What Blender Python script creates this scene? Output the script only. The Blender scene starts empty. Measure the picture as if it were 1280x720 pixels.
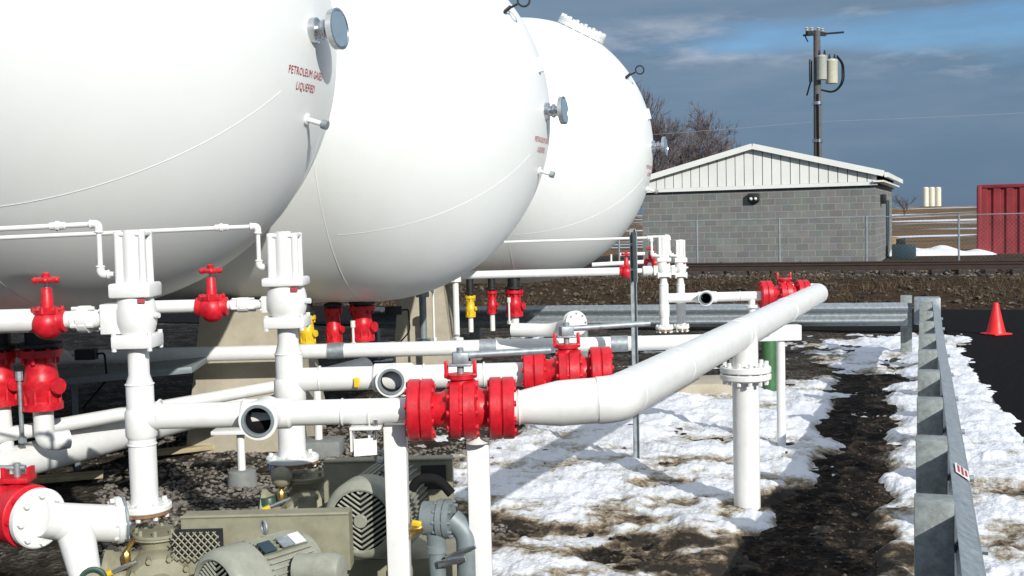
import bpy, bmesh, math, random
import numpy as np
from mathutils import Vector, Matrix, noise
random.seed(7)
R = math.radians
SC = bpy.context.scene
COL = SC.collection
V = Vector

# ------------------------------------------------------------------ camera
F = 1400.0
CAM = V((0, 0, 1.95))
MROT = Matrix.Rotation(R(90 - 3.39), 3, 'X') @ Matrix.Rotation(-0.025, 3, 'Z')
cd = bpy.data.cameras.new('camera')
cam = bpy.data.objects.new('camera', cd)
COL.objects.link(cam)
cam.matrix_world = Matrix.Translation(CAM) @ MROT.to_4x4()
cd.sensor_width = 36.0
cd.lens = 36.0 * F / 1280.0
cd.clip_start = 0.05
cd.clip_end = 5000
SC.camera = cam

# ------------------------------------------------------------------ sky, sun, exposure
SUN_H = V((0.46, -0.89, 0)).normalized()
SUN_EL = R(26)
SUN = (SUN_H * math.cos(SUN_EL) + V((0, 0, math.sin(SUN_EL)))).normalized()
world = bpy.data.worlds.new("World")
SC.world = world
world.use_nodes = True
wt = world.node_tree
wt.nodes.clear()
wn = wt.nodes.new
wout = wn('ShaderNodeOutputWorld'); wbg = wn('ShaderNodeBackground')
sky = wn('ShaderNodeTexSky'); sky.sky_type = 'NISHITA'; sky.sun_disc = False
sky.sun_elevation = SUN_EL
sky.sun_rotation = math.atan2(SUN_H.x, SUN_H.y)
sky.air_density = 1.0; sky.dust_density = 0.3; sky.ozone_density = 3.0
wbg.inputs[1].default_value = 0.13
wbg.inputs[1].default_value = 0.10
lk = wt.links.new
tc = wn('ShaderNodeTexCoord')
def wnoise(scale, sc, detail, rough, loc=(0, 0, 0)):
    m = wn('ShaderNodeMapping'); m.inputs['Scale'].default_value = sc; m.inputs['Location'].default_value = loc
    n = wn('ShaderNodeTexNoise'); n.inputs['Scale'].default_value = scale; n.inputs['Detail'].default_value = detail; n.inputs['Roughness'].default_value = rough
    lk(tc.outputs['Generated'], m.inputs[0]); lk(m.outputs[0], n.inputs['Vector']); return n.outputs['Fac']
def wramp(src, stops):
    r = wn('ShaderNodeValToRGB'); e = r.color_ramp.elements
    while len(e) < len(stops): e.new(.5)
    for q, (p, c) in zip(e, stops): q.position = p; q.color = (c, c, c, 1) if not isinstance(c, tuple) else c + (1,)
    lk(src, r.inputs[0]); return r.outputs[0]
def wmix(f, a, b, mode='MIX'):
    x = wn('ShaderNodeMix'); x.data_type = 'RGBA'; x.blend_type = mode
    for k, v in ((0, f), (6, a), (7, b)):
        if hasattr(v, 'links') or hasattr(v, 'is_linked'): lk(v, x.inputs[k])
        else: x.inputs[k].default_value = v
    return x.outputs[2]
sepz = wn('ShaderNodeSeparateXYZ'); lk(tc.outputs['Generated'], sepz.inputs[0])
zz = sepz.outputs[2]
blue = wmix(1.0, sky.outputs[0], (.62, .78, .92, 1), 'MULTIPLY')
big = wnoise(1.5, (1.5, 1.5, 8), 6, .55, (.3, 0, .1))
fine = wnoise(2.6, (1.6, 1.6, 8), 8, .6, (2.0, 1.0, .35))
puff = wnoise(5.0, (1.6, 1.6, 6.5), 7, .6, (.7, .2, .9))
# a grey blue stratus deck low in the sky that thins upwards, with brighter torn edges
deckcol = wmix(wramp(fine, [(.34, 0.0), (.70, 1.0)]), (1.30, 2.12, 3.15, 1), (2.1, 2.8, 3.65, 1))
deckcol = wmix(wramp(zz, [(.0, .8), (.12, 0.0)]), deckcol, (.85, 1.50, 2.45, 1))
cover = wn('ShaderNodeMath'); cover.operation = 'ADD'
lk(wramp(zz, [(.0, .62), (.10, .36), (.145, .02), (.165, .06), (.19, .36), (.5, .0)]), cover.inputs[0]); lk(big, cover.inputs[1])
cov = wramp(cover.outputs[0], [(.44, 0.0), (.60, .95)])
skyc = wmix(cov, blue, deckcol)
edge = wramp(cover.outputs[0], [(.47, 0.0), (.56, 1.0), (.74, 0.0)])
edge2 = wn('ShaderNodeMath'); edge2.operation = 'MULTIPLY'; lk(edge, edge2.inputs[0]); lk(wramp(puff, [(.50, 0.0), (.66, .8)]), edge2.inputs[1])
skyc = wmix(edge2.outputs[0], skyc, (4.2, 4.7, 5.6, 1))
# above the view, bright cloud added unseen as fill light for the tanks
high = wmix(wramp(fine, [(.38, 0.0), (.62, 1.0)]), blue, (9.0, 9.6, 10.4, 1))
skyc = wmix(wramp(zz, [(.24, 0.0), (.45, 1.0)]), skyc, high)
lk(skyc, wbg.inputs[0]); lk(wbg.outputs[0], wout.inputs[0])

sl = bpy.data.lights.new('sun', 'SUN')
sl.energy = 4.3; sl.angle = R(0.5); sl.color = (1.0, 0.965, 0.91)
so = bpy.data.objects.new('sun', sl); COL.objects.link(so)
so.location = SUN * 50
so.rotation_euler = SUN.to_track_quat('Z', 'Y').to_euler()
vs = SC.view_settings
vs.view_transform = 'Standard'; vs.look = 'None'; vs.gamma = 1; vs.exposure = 0.10
vs.use_curve_mapping = False

# ------------------------------------------------------------------ pixel <-> place (used to survey the photo)
def ray(px, py):
    return MROT @ V(((px - 640) / F, (360 - py) / F, -1))
def P(px, py, Y):
    d = ray(px, py); return CAM + d * (Y / d.y)
def G(px, py, z=0.0):
    d = ray(px, py); return CAM + d * ((z - CAM.z) / d.z)
MI = MROT.transposed()
def proj(p):
    q = MI @ (V(p) - CAM)
    if q.z > -0.2: return (1e6, 1e6)
    return (640 - F * q.x / q.z, 360 + F * q.y / q.z)
PH = R(22)
EU = V((math.cos(PH), -math.sin(PH), 0)); EN = V((math.sin(PH), math.cos(PH), 0))
def S(u, n, z=0.0):
    return EU * u + EN * n + V((0, 0, z))
def un(p):
    return p[0] * EU.x + p[1] * EU.y, p[0] * EN.x + p[1] * EN.y
UP = V((0, 0, 1))

# ------------------------------------------------------------------ materials
def mat(name, col, rough=0.5, metal=0.0, var=0.12, scale=9.0, bump=0.0, dirt=None, dirt_amt=0.35, coat=0.0, detail=5, spec=.5):
    m = bpy.data.materials.new(name); m.use_nodes = True
    t = m.node_tree; b = t.nodes['Principled BSDF']; n = t.nodes.new; l = t.links.new
    g = n('ShaderNodeNewGeometry')
    a = n('ShaderNodeTexNoise'); a.inputs['Scale'].default_value = scale; a.inputs['Detail'].default_value = detail
    a.inputs['Roughness'].default_value = 0.65
    l(g.outputs['Position'], a.inputs['Vector'])
    r = n('ShaderNodeValToRGB')
    r.color_ramp.elements[0].position = 0.3; r.color_ramp.elements[1].position = 0.7
    r.color_ramp.elements[0].color = tuple(c * (1 - var) for c in col) + (1,)
    r.color_ramp.elements[1].color = tuple(min(1, c * (1 + var * 0.6)) for c in col) + (1,)
    l(a.outputs['Fac'], r.inputs[0]); out = r.outputs[0]
    if dirt:
        d = n('ShaderNodeTexNoise'); d.inputs['Scale'].default_value = scale * 0.45; d.inputs['Detail'].default_value = 9
        d.inputs['Roughness'].default_value = 0.75
        l(g.outputs['Position'], d.inputs['Vector'])
        dr = n('ShaderNodeValToRGB'); dr.color_ramp.elements[0].position = 0.52; dr.color_ramp.elements[1].position = 0.72
        dr.color_ramp.elements[1].color = (dirt_amt,) * 3 + (1,)
        l(d.outputs['Fac'], dr.inputs[0])
        mx = n('ShaderNodeMix'); mx.data_type = 'RGBA'; mx.inputs[7].default_value = tuple(dirt) + (1,)
        l(dr.outputs[0], mx.inputs[0]); l(out, mx.inputs[6]); out = mx.outputs[2]
    l(out, b.inputs['Base Color'])
    b.inputs['Metallic'].default_value = metal
    mr = n('ShaderNodeMapRange'); mr.inputs[3].default_value = max(0.03, rough - 0.1); mr.inputs[4].default_value = min(1, rough + 0.12)
    l(a.outputs['Fac'], mr.inputs[0]); l(mr.outputs[0], b.inputs['Roughness'])
    b.inputs['Specular IOR Level'].default_value = spec
    if coat: b.inputs['Coat Weight'].default_value = coat
    if bump:
        bp = n('ShaderNodeBump'); bp.inputs['Strength'].default_value = bump; bp.inputs['Distance'].default_value = 0.02
        l(a.outputs['Fac'], bp.inputs['Height']); l(bp.outputs[0], b.inputs['Normal'])
    return m

M_TANK = mat('tank white paint', (.76, .785, .765), .38, var=.03, scale=1.2, dirt=(.60, .60, .54), dirt_amt=.28)
M_WHITE = mat('white pipe paint', (.76, .765, .74), .36, var=.05, scale=14, dirt=(.52, .48, .40), dirt_amt=.22, bump=.03)
M_RED = mat('red valve paint', (.60, .012, .024), .38, var=.35, scale=22, bump=.12, dirt=(.34, .012, .015), dirt_amt=.6)
M_YEL = mat('yellow paint', (.75, .50, .02), .4, var=.15, scale=20)
M_GALV = mat('galvanised steel', (.34, .38, .40), .5, .5, var=.30, scale=26, dirt=(.20, .21, .21), dirt_amt=.75, bump=.06)
M_GPOST = mat('weathered guardrail post', (.28, .31, .30), .65, .2, var=.35, scale=24, dirt=(.15, .145, .125), dirt_amt=.8, bump=.15)
M_GREYP = mat('grey painted steel', (.22, .26, .27), .5, .2, var=.15, scale=15, dirt=(.14, .12, .1), dirt_amt=.4)
M_DARK = mat('dark steel', (.03, .032, .034), .5, .4, var=.3, scale=20)
M_BLACK = mat('black rubber', (.010, .010, .011), .8, var=.2, spec=.15)
M_OLIVE = mat('khaki machine paint', (.27, .26, .18), .5, var=.16, scale=14, dirt=(.13, .10, .065), dirt_amt=.5, bump=.06)
M_MOTOR = mat('grey green motor paint', (.30, .31, .25), .45, var=.15, scale=18, dirt=(.16, .14, .09), dirt_amt=.5, bump=.05)
M_DGREEN = mat('dark green paint', (.03, .075, .05), .4, var=.2)
M_GREEN = mat('green bollard paint', (.04, .13, .045), .5, var=.25, scale=10, dirt=(.03, .07, .03), dirt_amt=.5)
M_RUST = mat('rusty gasket', (.26, .14, .07), .8, var=.4, scale=40, bump=.2)
M_BRASS = mat('brass', (.55, .36, .10), .35, .9, var=.2, scale=30)
M_CHROME = mat('bright steel', (.6, .62, .64), .25, .95, var=.1, scale=20)
M_GLASS = mat('gauge glass', (.30, .40, .47), .15, .3, var=.1)
M_CONC = mat('pier concrete', (.42, .38, .29), .85, var=.16, scale=6, bump=.2, dirt=(.34, .29, .20), dirt_amt=.5)
M_CONCG = mat('grey concrete', (.22, .23, .22), .85, var=.2, scale=12, bump=.2)
M_CLAD = mat('white ribbed cladding', (.82, .83, .78), .45, var=.06, scale=1.5, dirt=(.6, .6, .54), dirt_amt=.3)
M_ROOF = mat('roof metal', (.62, .64, .60), .4, .1, var=.08, scale=2)
M_CONT = mat('faded red container paint', (.24, .022, .028), .55, var=.25, scale=2.5, dirt=(.18, .03, .03), dirt_amt=.7)
M_POLE = mat('utility pole wood', (.11, .105, .10), .8, var=.3, scale=6, bump=.2)
M_TRANS = mat('transformer grey', (.40, .42, .38), .45, var=.1)
M_TRANSC = mat('transformer cream', (.55, .54, .43), .45, var=.1)
M_BARK = mat('bare winter bark', (.15, .125, .13), .9, var=.3, scale=3)
M_CONE = mat('orange red cone plastic', (.88, .022, .022), .45, var=.08)
M_SILO = mat('cream silo', (.72, .68, .55), .6, var=.06, scale=.3)
M_STONE = mat('gravel stone', (.19, .17, .145), .9, var=.55, scale=18, bump=.3, detail=2)
M_RUSTRAIL = mat('rusty rail steel', (.055, .035, .028), .7, .2, var=.3, scale=4)
M_TIE = mat('railway sleeper', (.05, .04, .034), .9, var=.3, scale=6, bump=.3)
M_BRUSH = mat('dry brush', (.30, .20, .10), .95, var=.4, scale=20)
M_WOOD = mat('plank wood', (.42, .34, .20), .8, var=.25, scale=10)
M_INK = mat('red stencil paint', (.40, .03, .04), .5, var=.3, scale=40)
M_STICK = mat('white sticker', (.75, .72, .70), .5, var=.05)
M_WIRE = mat('grey cable', (.35, .37, .40), .6, var=.1)
M_BLUE = mat('dark blue metal', (.02, .045, .06), .5, var=.2)

# ------------------------------------------------------------------ mesh builder
def frame(axis):
    a = V(axis).normalized()
    h = UP if abs(a.z) < 0.95 else V((1, 0, 0))
    x = h.cross(a).normalized(); y = a.cross(x)
    return x, y, a

class MB:
    def __init__(s): s.bm = bmesh.new()
    def _loft(s, rings, cap=True, close=False):
        bm = s.bm; vs = [[bm.verts.new(p) for p in r] for r in rings]
        n = len(vs[0]); k = len(vs)
        for i in range(k if close else k - 1):
            A, B = vs[i], vs[(i + 1) % k]
            for j in range(n):
                try: bm.faces.new((A[j], A[(j + 1) % n], B[(j + 1) % n], B[j]))
                except ValueError: pass
        if cap and not close:
            try:
                bm.faces.new(vs[0][::-1]); bm.faces.new(vs[-1])
            except ValueError: pass
        return s
    def tube(s, pts, r, seg=16, bend=0.0, cap=True, nb=7):
        pts = [V(p) for p in pts]
        rs = list(r) if isinstance(r, (list, tuple)) else [r] * len(pts)
        if bend and len(pts) > 2:
            out = [pts[0]]; ro = [rs[0]]
            for i in range(1, len(pts) - 1):
                a = (pts[i - 1] - pts[i]); b = (pts[i + 1] - pts[i])
                d = min(bend, a.length * .49, b.length * .49)
                p0 = pts[i] + a.normalized() * d; p2 = pts[i] + b.normalized() * d
                for q in range(nb + 1):
                    t = q / nb
                    out.append(p0 * (1 - t) ** 2 + pts[i] * 2 * t * (1 - t) + p2 * t * t); ro.append(rs[i])
            out.append(pts[-1]); ro.append(rs[-1]); pts, rs = out, ro
        x = None; rings = []
        for i, p in enumerate(pts):
            t = (pts[min(i + 1, len(pts) - 1)] - pts[max(i - 1, 0)])
            if 0 < i < len(pts) - 1:
                t = (pts[i + 1] - p).normalized() + (p - pts[i - 1]).normalized()
            if t.length < 1e-9: t = pts[-1] - pts[0]
            t.normalize()
            if x is None: x = frame(t)[0]
            x = (x - t * x.dot(t)).normalized(); y = t.cross(x)
            rings.append([p + (x * math.cos(2 * math.pi * j / seg) + y * math.sin(2 * math.pi * j / seg)) * rs[i] for j in range(seg)])
        return s._loft(rings, cap)
    def lathe(s, prof, o, axis, seg=32, cap=True):
        x, y, a = frame(axis); o = V(o)
        rings = [[o + a * t + (x * math.cos(2 * math.pi * j / seg) + y * math.sin(2 * math.pi * j / seg)) * max(r, 1e-4) for j in range(seg)] for t, r in prof]
        return s._loft(rings, cap)
    def disc(s, c, axis, r, h, seg=32, bev=None):
        b = min(.006, h * .2) if bev is None else bev
        return s.lathe([(-h / 2, r - b), (-h / 2 + b, r), (h / 2 - b, r), (h / 2, r - b)], c, axis, seg)
    def bolts(s, c, axis, R0, n, r=.012, L=.06, ph=0.0):
        x, y, a = frame(axis); c = V(c)
        for k in range(n):
            w = 2 * math.pi * (k + ph) / n
            p = c + (x * math.cos(w) + y * math.sin(w)) * R0
            s.lathe([(-L / 2, r * .6), (-L / 2, r), (L / 2, r), (L / 2, r * .6)], p, axis, 6)
        return s
    def box(s, c, size, rot=None, bevel=0.0):
        c = V(c); h = V(size) / 2
        vv = [s.bm.verts.new(V((i * h.x, j * h.y, k * h.z))) for i in (-1, 1) for j in (-1, 1) for k in (-1, 1)]
        fs = [s.bm.faces.new([vv[i] for i in q]) for q in ((0, 1, 3, 2), (4, 6, 7, 5), (0, 4, 5, 1), (2, 3, 7, 6), (0, 2, 6, 4), (1, 5, 7, 3))]
        if bevel:
            es = set(e for f in fs for e in f.edges)
            res = bmesh.ops.bevel(s.bm, geom=list(es), offset=bevel, segments=2, affect='EDGES', profile=.5)
            vv = set(v for f in res['faces'] for v in f.verts) | set(v for v in vv if v.is_valid)
            more = set()
            for v in vv:
                for f in v.link_faces: more |= set(f.verts)
            vv |= more
        for v in vv:
            q = v.co
            if rot is not None: q = rot @ q
            v.co = q + c
        return s
    def obox(s, c, ax, ay, size, bevel=0.0):       # box with its local x along ax, y along ay
        ax = V(ax).normalized(); az = ax.cross(V(ay)).normalized(); ay = az.cross(ax)
        m = Matrix((ax, ay, az)).transposed()
        return s.box(c, size, m, bevel)
    def sphere(s, c, r, sc=(1, 1, 1), u=24, v=14):
        m = Matrix.Translation(V(c)) @ Matrix.Diagonal((r * sc[0], r * sc[1], r * sc[2], 1))
        bmesh.ops.create_uvsphere(s.bm, u_segments=u, v_segments=v, radius=1, matrix=m); return s
    def ring(s, c, axis, R0, r, seg=32, ss=10, a0=0, a1=2 * math.pi):
        x, y, a = frame(axis); c = V(c); rings = []
        full = abs(a1 - a0 - 2 * math.pi) < 1e-6
        for i in range(seg if full else seg + 1):
            w = a0 + (a1 - a0) * i / seg; d = x * math.cos(w) + y * math.sin(w)
            rings.append([c + d * (R0 + r * math.cos(2 * math.pi * j / ss)) + a * (r * math.sin(2 * math.pi * j / ss)) for j in range(ss)])
        return s._loft(rings, True, full)
    def prism(s, poly, vec):
        vec = V(vec); return s._loft([[V(p) for p in poly], [V(p) + vec for p in poly]], True)
    def quad(s, *p):
        s.bm.faces.new([s.bm.verts.new(V(q)) for q in p]); return s
    def build(s, name, m, parent=None, sharp=38, smooth=True):
        bm = s.bm
        bmesh.ops.recalc_face_normals(bm, faces=bm.faces[:])
        off = V((0, 0, 0))
        if parent is not None:
            q = parent
            while q is not None: off += q.location; q = q.parent
        else:
            xs = [v.co for v in bm.verts]
            lo = V((min(v.x for v in xs), min(v.y for v in xs), min(v.z for v in xs)))
            hi = V((max(v.x for v in xs), max(v.y for v in xs), max(v.z for v in xs)))
            off = V(((lo.x + hi.x) / 2, (lo.y + hi.y) / 2, lo.z))
        for v in bm.verts: v.co -= off
        me = bpy.data.meshes.new(name); bm.to_mesh(me); bm.free()
        if smooth:
            me.polygons.foreach_set('use_smooth', [True] * len(me.polygons)); me.set_sharp_from_angle(angle=R(sharp))
        if isinstance(m, (list, tuple)):
            for q in m: me.materials.append(q)
        else: me.materials.append(m)
        o = bpy.data.objects.new(name, me); COL.objects.link(o)
        if parent is not None: o.parent = parent
        else: o.location = off
        return o

def build_islands(mb, name, m, parent=None, **kw):
    bm = mb.bm; bm.verts.index_update(); seen = set(); out = []
    groups = []
    for v in bm.verts:
        if v in seen: continue
        st = [v]; seen.add(v); g = []
        while st:
            q = st.pop(); g.append(q)
            for e in q.link_edges:
                w = e.other_vert(q)
                if w not in seen: seen.add(w); st.append(w)
        groups.append(g)
    for g in groups:
        nb = MB(); mp = {v: nb.bm.verts.new(v.co) for v in g}; fs = set(f for v in g for f in v.link_faces)
        for f in fs: nb.bm.faces.new([mp[v] for v in f.verts])
        out.append(nb.build(name, m, parent, **kw))
    bm.free(); return out
def tag(o, label=None, cat=None, group=None, kind=None):
    if label: o['label'] = label
    if cat: o['category'] = cat
    if group: o['group'] = group
    if kind: o['kind'] = kind
    return o
def thing(name, loc, label, cat, group=None):
    o = bpy.data.objects.new(name, None); COL.objects.link(o); o.location = V(loc); o.empty_display_size = .1
    return tag(o, label, cat, group)
def copy_tree(o, loc, label, group=None):
    c = o.copy(); COL.objects.link(c); c.location = V(loc); c['label'] = label
    if group: c['group'] = group
    def rec(a, b):
        for ch in a.children:
            d = ch.copy(); COL.objects.link(d); d.parent = b; rec(ch, d)
    rec(o, c); return c
def struct(o): return tag(o, kind='structure')

# ------------------------------------------------------------------ ground
def smooth(a, b, x):
    t = min(1, max(0, (x - a) / (b - a))); return t * t * (3 - 2 * t)
def terrain(x, y):
    u, n = un((x, y))
    z = 0.42 * smooth(23.6, 27.6, n + .5 * noise.noise(V((u * .5, n * .5, 3)))) if n > 20 else 0
    if n > 21 and n < 30:
        b = smooth(22.5, 25, n) * (1 - smooth(27.5, 29, n))
        z += b * .10 * noise.fractal(V((x * 1.6, y * 1.6, 0)), 1, 2, 4)
    if n > 45: z += 3.0 * smooth(60, 420, n) + .5 * smooth(45, 90, n) * noise.noise(V((u * .03, n * .03, 7)))
    if n < 20:
        z += .022 * noise.fractal(V((x * 2.1, y * 3.1, 5)), .7, 2, 5) * smooth(1.5, 4, math.hypot(x, y))
        if y > 0 and n < 16: z += .022 * noise.fractal(V((x * 7, y * 7, 2)), .8, 2, 4) * smooth(4.5, 6, math.hypot(x, y)) * (1 - smooth(13, 15, math.hypot(x, y)))
    return z - .02
PATH = [(1068, 462), (1125, 468), (1110, 560), (1085, 690), (1070, 760), (885, 760), (945, 665), (1000, 600), (1035, 510)]
def inpoly(poly, x, y):
    c = False; j = len(poly) - 1
    for i in range(len(poly)):
        xi, yi = poly[i]; xj, yj = poly[j]
        if (yi > y) != (yj > y) and x < (xj - xi) * (y - yi) / (yj - yi) + xi: c = not c
        j = i
    return c
def build_ground():
    radii = [0.0, .8]
    while radii[-1] < 900:
        radii.append(radii[-1] * (1.007 if 5.4 < radii[-1] < 15 else 1.018 if radii[-1] < 35 else 1.05))
    na = 700
    angs = []
    for i in range(na):           # denser towards the yard
        t = i / na * 2 * math.pi - math.pi
        angs.append(t - .72 * math.sin(t))
    co = []; zone = []
    for r in radii:
        for a in angs:
            x, y = r * math.sin(a), r * math.cos(a)
            co.append((x, y, terrain(x, y)))
            u, n = un((x, y))
            px, py = proj((x, y, 0)) if y > 1 else (0, 0)
            wob = .7 * noise.fractal(V((x * 1.3, y * 1.3, 2)), 1, 2, 3)
            bank = smooth(22.6, 23.6, n + .6 * wob)
            field = smooth(40, 46, n)
            wx = px + 34 * noise.noise(V((x * 2.2, y * 2.2, 9))); 
            mud = 1.0 if (n < 16 and inpoly(PATH, wx, py)) else 0.0
            if n < 16 and px > 560 and py > 610: mud = max(mud, .75)
            zone.append((bank, mud, field, 1))
    k = len(radii); faces = []
    for i in range(k - 1):
        for j in range(na):
            j2 = (j + 1) % na
            faces.append((i * na + j, i * na + j2, (i + 1) * na + j2, (i + 1) * na + j))
    me = bpy.data.meshes.new('ground'); me.from_pydata(co, [], faces)
    ca = me.color_attributes.new('zone', 'FLOAT_COLOR', 'POINT')
    ca.data.foreach_set('color', [c for z in zone for c in z])
    me.polygons.foreach_set('use_smooth', [True] * len(me.polygons))
    m = bpy.data.materials.new('yard earth'); m.use_nodes = True
    t = m.node_tree; b = t.nodes['Principled BSDF']; n = t.nodes.new; l = t.links.new
    g = n('ShaderNodeNewGeometry'); at = n('ShaderNodeAttribute'); at.attribute_name = 'zone'
    sp = n('ShaderNodeSeparateColor'); l(at.outputs['Color'], sp.inputs[0])
    vo = n('ShaderNodeTexVoronoi'); vo.inputs['Scale'].default_value = 26; l(g.outputs['Position'], vo.inputs['Vector'])
    nA = n('ShaderNodeTexNoise'); nA.inputs['Scale'].default_value = 2.4; nA.inputs['Detail'].default_value = 8; nA.inputs['Roughness'].default_value = .7
    l(g.outputs['Position'], nA.inputs['Vector'])
    nB = n('ShaderNodeTexNoise'); nB.inputs['Scale'].default_value = 8; nB.inputs['Detail'].default_value = 10; nB.inputs['Roughness'].default_value = .78
    l(g.outputs['Position'], nB.inputs['Vector'])
    def ramp(src, stops):
        r = n('ShaderNodeValToRGB'); e = r.color_ramp.elements
        while len(e) < len(stops): e.new(.5)
        for q, (p, c) in zip(e, stops): q.position = p; q.color = tuple(c) + (1,)
        l(src, r.inputs[0]); return r.outputs[0]
    def mix(f, a, c):
        x = n('ShaderNodeMix'); x.data_type = 'RGBA'; l(f, x.inputs[0]); l(a, x.inputs[6]); l(c, x.inputs[7]); return x.outputs[2]
    grav = ramp(vo.outputs['Color'], [(0, (.018, .016, .014)), (.5, (.065, .058, .048)), (.82, (.15, .135, .11)), (1, (.26, .24, .21))])
    earth = ramp(nB.outputs['Fac'], [(.3, (.011, .009, .007)), (.55, (.034, .026, .018)), (.75, (.09, .068, .045))])
    base = mix(ramp(nA.outputs['Fac'], [(.42, (0, 0, 0)), (.58, (1, 1, 1))]), earth, grav)
    mudc = ramp(nB.outputs['Fac'], [(.40, (.003, .0028, .0025)), (.50, (.012, .009, .007)), (.57, (.045, .032, .021)), (.64, (.11, .08, .055)), (.72, (.26, .22, .18))])
    bankc = ramp(nB.outputs['Fac'], [(.3, (.012, .008, .005)), (.5, (.045, .029, .016)), (.66, (.10, .070, .038)), (.76, (.26, .23, .19))])
    mpf = n('ShaderNodeMapping'); mpf.inputs['Rotation'].default_value = (0, 0, PH); mpf.inputs['Scale'].default_value = (.03, .10, .1)
    l(g.outputs['Position'], mpf.inputs[0])
    nC = n('ShaderNodeTexNoise'); nC.inputs['Scale'].default_value = 1.0; nC.inputs['Detail'].default_value = 6; nC.inputs['Roughness'].default_value = .6
    l(mpf.outputs[0], nC.inputs['Vector'])
    fieldc = ramp(nC.outputs['Fac'], [(.30, (.05, .04, .03)), (.44, (.22, .12, .055)), (.52, (.10, .085, .055)), (.56, (.12, .09, .06)), (.585, (.75, .76, .78)), (.66, (.8, .8, .82))])
    c = mix(sp.outputs[1], base, mudc); c = mix(sp.outputs[0], c, bankc); c = mix(sp.outputs[2], c, fieldc)
    l(c, b.inputs['Base Color'])
    mr = n('ShaderNodeMapRange'); mr.inputs[3].default_value = .95; mr.inputs[4].default_value = .85; b.inputs['Specular IOR Level'].default_value = .12
    l(sp.outputs[1], mr.inputs[0]); l(mr.outputs[0], b.inputs['Roughness'])
    ad = n('ShaderNodeMath'); ad.operation = 'ADD'; l(vo.outputs['Distance'], ad.inputs[0]); l(nB.outputs['Fac'], ad.inputs[1])
    bp = n('ShaderNodeBump'); bp.inputs['Strength'].default_value = .9; bp.inputs['Distance'].default_value = .035
    l(ad.outputs[0], bp.inputs['Height']); l(bp.outputs[0], b.inputs['Normal'])
    me.materials.append(m)
    o = bpy.data.objects.new('ground', me); COL.objects.link(o); struct(o)
build_ground()

# asphalt road behind and beside the guardrail
def build_road():
    m = mat('wet asphalt', (.007, .007, .0075), .95, var=.5, scale=24, bump=.6, dirt=(.022, .018, .015), dirt_amt=.55, spec=.08)
    mb = MB()
    g0 = G(1225, 475); g1 = G(1180, 412)
    d = (g1 - g0).normalized()
    near = g0 - d * 12
    far_u, far_n = un(S(0, 23.4))
    c = G(1150, 418); cu, cn = un(c)
    nfar = 23.5
    pts = [near, near + S(9, 0), S(un(near)[0] + 14, nfar), S(-30, nfar), S(-30, cn + .3), S(cu - .3, cn + .3), g1]
    mb.prism([p.xy.to_3d() + V((0, 0, -.05)) for p in pts], (0, 0, .066))
    o = mb.build('road', m, smooth=False); struct(o)
build_road()

# snow cover lying on the yard, a height field that thins out to nothing
SNOW = [
    ([(560, 585), (640, 538), (700, 522), (770, 495), (900, 480), (1000, 480), (1045, 470), (1040, 510), (1006, 590), (955, 655), (915, 700), (880, 760), (540, 760)], .77),
    ([(1108, 490), (1160, 455), (1160, 770), (1072, 770), (1092, 670), (1118, 560)], .95),
    ([(1130, 425), (1185, 418), (1212, 410), (1216, 440), (1228, 476), (1258, 510), (1300, 540), (1330, 770), (1130, 770)], .90),
    ([(1005, 428), (1150, 414), (1150, 452), (1080, 464), (1020, 452)], .62),
    (PATH, .12),
]
HOLES = [
    (PATH, -.32),
    ([(725, 655), (790, 628), (852, 645), (842, 690), (775, 705), (735, 695)], -.34),
    ([(590, 650), (720, 644), (730, 664), (600, 680)], -.06),
    ([(560, 700), (900, 700), (900, 770), (560, 770)], .04),
    ([(880, 668), (960, 650), (930, 700), (890, 720)], -.12),
    ([(1010, 425), (1080, 440), (1060, 456), (1000, 450)], -.25),
]
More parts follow.
